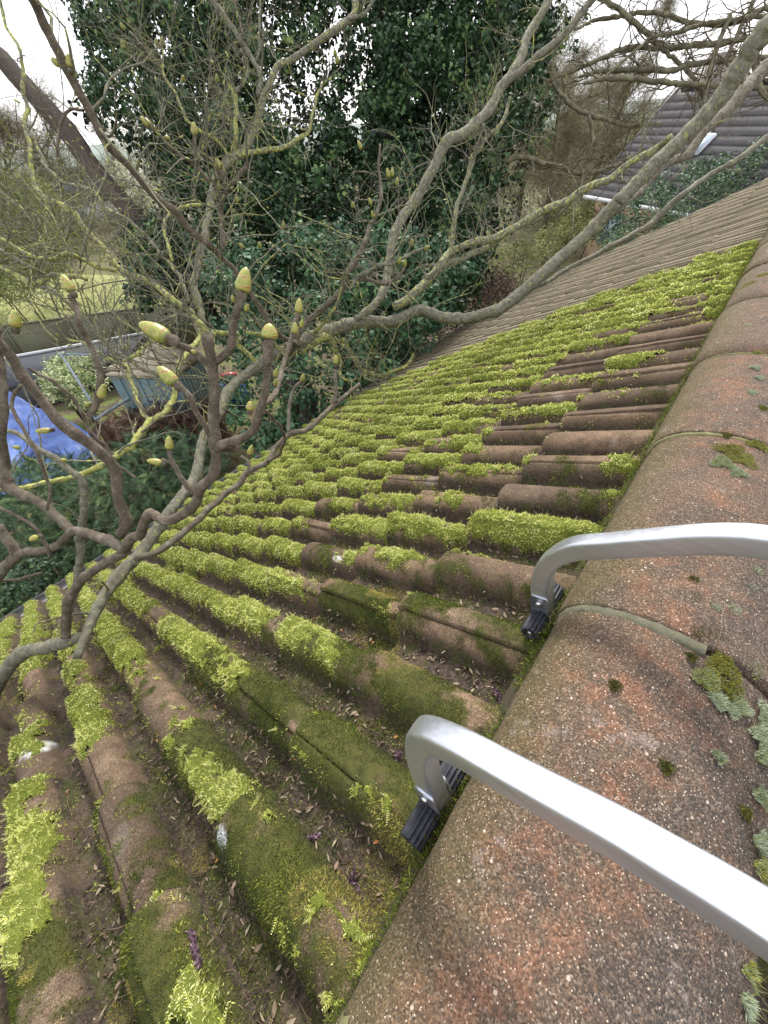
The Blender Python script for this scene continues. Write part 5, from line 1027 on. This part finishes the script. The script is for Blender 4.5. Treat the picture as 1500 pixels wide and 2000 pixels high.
M_nwall = simple("tan_render", (.34, .25, .18), .9, .2, .2, 2); M_glass = simple("window_glass", (.35, .42, .5), .1, .8, .1, 2); M_wh = simple("white_frame", (.55, .57, .58), .5, .4, .05, 2)
sl3 = (en * dep_ + np.array([0, 0, hz_])); sl_len = np.linalg.norm(sl3); sl3 /= sl_len; rn = np.cross(ed, sl3); rn = rn if rn[2] > 0 else -rn; acc = Acc(); nc = int(sl_len / .30)
for k in range(nc):
    q = eA + sl3 * .30 * k - en * .3 * 0
    uu = np.arange(0, 14, .075); prof = .015 * np.abs(np.sin(uu / .15 * np.pi)); lowr = q + uu[:, None] * ed + (rn * (.035 + prof[:, None])); lowb = q + uu[:, None] * ed - rn * .005; top = q + sl3 * .31 + uu[:, None] * ed + rn * prof[:, None]
    V = np.concatenate([lowb, lowr, top]); n_ = len(uu); i = (np.arange(2)[:, None] * n_ + np.arange(n_ - 1)[None]).ravel(); acc.add(V, np.stack([i, i + 1, i + n_ + 1, i + n_], -1))
acc.build("roof", M_nroof, ho)
bk = eA + en * dep_ * 2; rgp = eA + sl3 * sl_len
V = np.array([rgp, rgp + ed * 14, bk + ed * 14, bk]); V = np.vstack([V, V - [0, 0, .1]]); mesh("back_roof", V, np.array([(0, 1, 2, 3), (7, 6, 5, 4), (0, 3, 7, 4), (1, 5, 6, 2)]), M_nroof, ho)
w0 = eA + en * .35 + ed * .25; w1 = eA + en * .35 + ed * 13.8; w2 = w1 + en * (dep_ * 2 - .7); w3 = w0 + en * (dep_ * 2 - .7)
V = np.array([[*q[:2], 0] for q in (w0, w1, w2, w3)] + [[*q[:2], 2.5] for q in (w0, w1, w2, w3)] + [[*(w0 + en * (dep_ - .35))[:2], rgp[2] - .25], [*(w1 + en * (dep_ - .35))[:2], rgp[2] - .25]])
mesh("wall", V, [np.array([(0, 1, 5, 4), (1, 2, 6, 5), (2, 3, 7, 6), (3, 0, 4, 7)]), np.array([(4, 8, 7), (5, 6, 9)])], M_nwall, ho)
V, F = obox_vf(eA + ed * 7 - en * .06 + [0, 0, -.04], ed * 7, en * .055, (0, 0, .055)); mesh("gutter", V, F, M_wh, ho)
V, F = obox_vf(eA + sl3 * sl_len / 2 - ed * .03, ed * .02, rn * .05, sl3 * sl_len / 2); mesh("verge_board", V, F, M_nroof, ho)
for (a, b, w_, h_) in ((1372, 287, .22, .34), (1385, 258, .16, .12)):
    r_ = ray(a, b); t2 = ((eA - CAM) @ rn) / (r_ @ rn); c0 = CAM + r_ * t2 + rn * .09; V, F = obox_vf(c0, ed * w_, sl3 * h_, rn * .03); f = mesh("rooflight", V, F, M_wh, ho)
    V, F = obox_vf(c0 + rn * .035, ed * (w_ - .05), sl3 * (h_ - .05), rn * .004); mesh("pane", V, F, M_glass, f)
for k in (1.2, 4.2, 7.6):
    c0 = w0 + ed * k - en * .02; c0[2] = 1.45; V, F = obox_vf(c0, ed * .55, en * .03, (0, 0, .55)); f = mesh("window", V, F, M_wh, ho); V, F = obox_vf(c0 - en * .033, ed * .48, en * .004, (0, 0, .48)); mesh("pane", V, F, M_glass, f)
r_ = ray(1405, 125); ch = CAM + r_ * (((rgp - CAM) @ en) / (r_ @ en)); V, F = obox_vf([ch[0], ch[1], rgp[2] + .1], ed * .3, en * .25, (0, 0, .6)); f = mesh("chimney", V, F, simple("chimney_brick", (.30, .25, .23), .9, .2, .3, 8), ho)
# small far houses at the left
for k, (a, b, dd, wd, hh, lab) in enumerate(((262, 447, 44, 5, 2.6, "small far house with a grey roof above the lawn, left of the ivy"), (150, 415, 60, 6, 3, "small far white house half hidden behind the olive conifer"), (205, 485, 38, 4, 2.2, "low far pale outbuilding just above the lawn"))):
    c0 = CAM + ray(a, b) * (dd * 1.0); e = empty("far_house", c0 * [1, 1, 0], lab, "house"); u_ = np.array([.6, .8, 0]); v2_ = np.array([-.8, .6, 0]); zt = max(c0[2], 1.5)
    V, F = obox_vf([c0[0], c0[1], zt / 2], u_ * wd / 2, v2_ * 2, (0, 0, zt / 2)); mesh("wall", V, F, M_wh if k != 0 else M_ply, e)
    P = np.array([c0 * [1, 1, 0] + [0, 0, zt] + u_ * s1 * (wd / 2 + .2) + v2_ * s2 * 2.2 for s1 in (-1, 1) for s2 in (-1, 1)] + [c0 * [1, 1, 0] + [0, 0, zt + 1.4] + u_ * s1 * (wd / 2 + .2) for s1 in (-1, 1)])
    mesh("roof", P, [np.array([(0, 2, 5, 4), (1, 4, 5, 3), (0, 1, 3, 2)]), np.array([(0, 4, 1), (2, 3, 5)])], M_felt, e)
    V, F = obox_vf([c0[0], c0[1], zt * .55], u_ * .5, v2_ * 2.03, (0, 0, .45)); mesh("window", V, F, M_glass, e)
# --- bare trees
M_twig = leafmat("bare_twigs", [(0, (.055, .045, .03)), (.5, (.15, .13, .08)), (.85, (.26, .24, .14)), (1, (.36, .33, .2))], .9, .1, .0)
M_limb, t_, b_ = newmat("lichened_limb", .9, .2); v_ = objco(t_); t_.links.new(ramp(t_, noise(t_, 7, 5, v_, .7), [(.3, (.06, .052, .035)), (.55, (.14, .13, .08)), (.75, (.26, .27, .15))]), b_.inputs["Base Color"])
def bare_tree(label, base, H, spread, nf, r0, seed, group=None, tone=.5, mat=None, L0=None, fine=(.35, .004), lean=(0, 0)):
    rg = np.random.default_rng(seed); e = empty("bare_tree", [base[0], base[1], 0], label, "tree", group); base = np.array([base[0], base[1], -.05])
    pts = [base]; v = np.array([lean[0], lean[1], 1.])
    for k in range(6): v = v + rg.normal(size=3) * .07; v /= np.linalg.norm(v); pts.append(pts[-1] + v * H * .75 / 6)
    pts = np.array(pts); rr_ = np.linspace(r0, r0 * .35, 7); V, F = tube_vf(*catmull(pts, rr_, .25), 10, .15, seed); mesh("trunk", V, F, mat or M_limb, e, True, dict(lich=np.full(len(V), .4)))
    acc = Acc(); tips = []
    def g(p, d, L, r, lev):
        k = 5; q = [p]; d = d / np.linalg.norm(d)
        for i in range(k): d = d + rg.normal(size=3) * .17 + [0, 0, .05]; d /= np.linalg.norm(d); q.append(q[-1] + d * L / k)
        q = np.array(q); V, F = tube_vf(q, np.linspace(r, r * .45, k + 1), 5, cap=False); acc.add(V, F); tips.append(q)
        if lev:
            for c in range(4 if lev > 1 else 5):
                i = rg.integers(1, k + 1); s = rg.normal(size=3); t = q[i] - q[i - 1]; t /= np.linalg.norm(t); g(q[i], t + s * .5, L * rg.uniform(.45, .75), r * .5, lev - 1)
    for c in range(11):
        f = rg.uniform(.28, 1); i = f * 6; a_ = pts[int(min(5, i))] + (pts[min(6, int(min(5, i)) + 1)] - pts[int(min(5, i))]) * (i - int(min(5, i))); an = rg.uniform(0, 6.28)
        g(a_, np.array([math.cos(an), math.sin(an), rg.uniform(.15, .9)]), spread * rg.uniform(.6, 1.0) * (1.15 - .5 * f), r0 * .35, 2)
    acc.build("branches", mat or M_limb, e, True)
    Q = np.concatenate(tips); i = rg.integers(0, len(Q), nf); P = Q[i] + rg.normal(size=(nf, 3)) * .15; d = rg.normal(size=(nf, 3)) + [0, 0, .5]; d /= np.linalg.norm(d, axis=1)[:, None]
    V, F, q = bend_blades(P, d, fine[0] * rg.uniform(.5, 1.6, nf), np.full(nf, fine[1]), np.clip(tone + rg.normal(size=nf) * .2, 0, 1), .6, rg, 2); a2 = Acc(); a2.add(V, F, rnd=q); a2.build("crown", M_twig, e)
    return e
gq = "bare trees standing beyond the gardens"
for k, (a, b, H, sp, nf, r0, tone, lab, fr_) in enumerate((
    (905, 485, 9, 2.2, 3500, .16, .5, "leftmost of the three pale tall trunks close beside the ivy", (.4, .005)), (935, 478, 10, 2.2, 3500, .2, .5, "middle and thickest of the three pale tall trunks close beside the ivy", (.4, .005)), (958, 470, 9, 2.4, 3500, .15, .55, "rightmost of the three pale tall trunks close beside the ivy", (.4, .005)),
    (1060, 455, 7.5, 3.2, 16000, .14, .8, "fuzzy olive bare tree left of the neighbour's tan wall", (.45, .005)), (1140, 425, 8, 3.6, 22000, .15, .75, "bare twiggy tree in front of the left end of the dark tiled roof", (.45, .005)),
    (1010, 430, 9, 3.5, 16000, .16, .8, "pale yellowish bare tree right behind the pale tall trunks", (.5, .006)), (60, 520, 9, 3.4, 9000, .17, .45, "bare tree rising behind the olive conifer at the left edge", (.5, .006)),
    (180, 470, 8.5, 3.2, 7000, .15, .5, "bare tree directly behind the leaning dark trunk", (.5, .006)), (300, 455, 7.5, 3.0, 6000, .15, .55, "far bare tree between the blossoming tree and the ivy", (.5, .006)), (-40, 470, 11, 4.2, 14000, .2, .4, "tall bare tree reaching into the sky at the top left corner", (.5, .006)),
    (1300, 420, 6.5, 3.0, 12000, .12, .72, "twiggy bare tree in front of the middle of the dark tiled roof", (.45, .005)), (110, 500, 8, 3.0, 12000, .14, .6, "spindly bare tree left of the leaning dark trunk", (.5, .006)))):
    P = onz(a, b, 0); Ld = np.linalg.norm(P[:2])
    bare_tree(lab, P, H, sp, nf, r0, 100 + k, gq, tone, M_pale if k < 3 else None, None, fr_)
bt = empty("lichened_tree", onz(1640, 330, 0) * [1, 1, 0], "tree whose long mossy boughs cross the sky at the upper right", "tree")
pole("1640,420,9,60;1650,250,9,56;1640,100,9,50;1640,-100,9,40", M_limb, bt, "trunk", .15, 14)
def dp(s, d): return ";".join(f"{a.split(',')[0]},{a.split(',')[1]},{d},{a.split(',')[2]}" for a in s.split(";"))
GL = ["1640,180,14;1500,190,10;1463,73,11", "1640,40,16;1500,66,12;1463,73,10;1408,84,10;1353,88,10;1298,95,9;1251,92,9;1207,99,9;1177,114,8;1133,132,8;1090,150,5", "1640,130,12;1500,112,9;1353,125,9;1317,136,9;1243,136,9;1177,139,8;1130,150,5", "1640,170,12;1500,172,9;1372,165,8;1298,161,9;1243,154,9;1174,154,8;1140,165,5",
      "1170,-5,9;1214,22,9;1243,48,9;1273,73,8;1302,103,7;1331,128,7;1357,158,7;1375,191,6", "1640,10,14;1493,18,9;1445,40,9;1405,48,9;1346,44,8;1302,29,8;1262,24,8;1207,33,8;1163,40,7;1120,60,4", "1500,30,8;1372,48,7;1317,66,7;1273,73,6;1230,110,5;1180,150,4", "1080,165,6;1108,198,8;1141,220,8;1185,233,8;1232,246,7;1290,240,4",
      "985,315,8;1023,306,9;1060,319,9;1097,326,8;1119,337,8;1155,337,8;1200,325,7;1243,301,6;1300,290,4", "1425,30,9;1419,44,9;1397,103,9;1386,139,8;1377,183,8;1372,230,6", "1475,-5,8;1463,22,8;1441,66,8;1431,90,7;1410,130,6;1397,150,6", "1150,225,6;1159,271,7;1148,312,7;1144,341,6;1120,390,5;1090,420,4"]
BT = Acc()
for k, s_ in enumerate(GL):
    q = pl(dp(s_, 6.5)); P = [at(a, b, d + .02 * i * (k % 3)) for i, (a, b, d, w_) in enumerate(q)]; R = [w_ / 2 * 6.5 / 800 for *_, w_ in q]; pp, rr_ = catmull(P, R, .06); pp = pp + rng.normal(size=pp.shape) * .006; V, F = tube_vf(pp, rr_, 8, .3, k); mesh("bough", V, F, M_limb, bt, True)
    for c in range(16):
        i = rng.integers(1, len(pp)); t = pp[i] - pp[i - 1]; t /= np.linalg.norm(t); s3 = rng.normal(size=3); grow(pp[i], t * .7 + s3, rng.uniform(.3, .8), min(rr_[i] * .4, .012), 2, BT, 0, .12, 4, .4, 3, .8, 0, rng, 5)
BT.build("twigs", M_twig, bt, True)
for p_ in bpy.data.objects:
    if p_.name.startswith("twigs"): 
        a_ = p_.data.attributes.new("rnd", 'FLOAT', 'POINT'); a_.data.foreach_set("value", np.full(len(p_.data.vertices), .3, np.float32))
# far woodland
acc = Acc(); n = 60000; az = np.radians(rng.uniform(-100, 12, n)); R_ = rng.uniform(48, 80, n); top = 3.6 + 2.4 * n2(az * 9, az * 0, 1.5, 4, 2) + 1.5 * n2(az * 40, az * 0, 1, 3, 5); z = top * rng.random(n) ** .8
P = np.stack([R_ * np.sin(az), R_ * np.cos(az), z], -1); d = rng.normal(size=P.shape) + [0, 0, .7]; d /= np.linalg.norm(d, axis=1)[:, None]
V, F, q = bend_blades(P, d, rng.uniform(.5, 1.4, n), np.full(n, .035), np.clip(.6 + fbm(P, 3, .2) * .5 + rng.normal(size=n) * .15, 0, 1), .5, rng, 1); acc.add(V, F, rnd=q)
M_wood = leafmat("far_wood", [(0, (.05, .06, .03)), (.5, (.14, .15, .08)), (1, (.27, .28, .18))], .9, .1, 0)
prop(acc.build("far_woodland", M_wood), "far leafless woodland along the horizon", "woodland", kind="stuff")
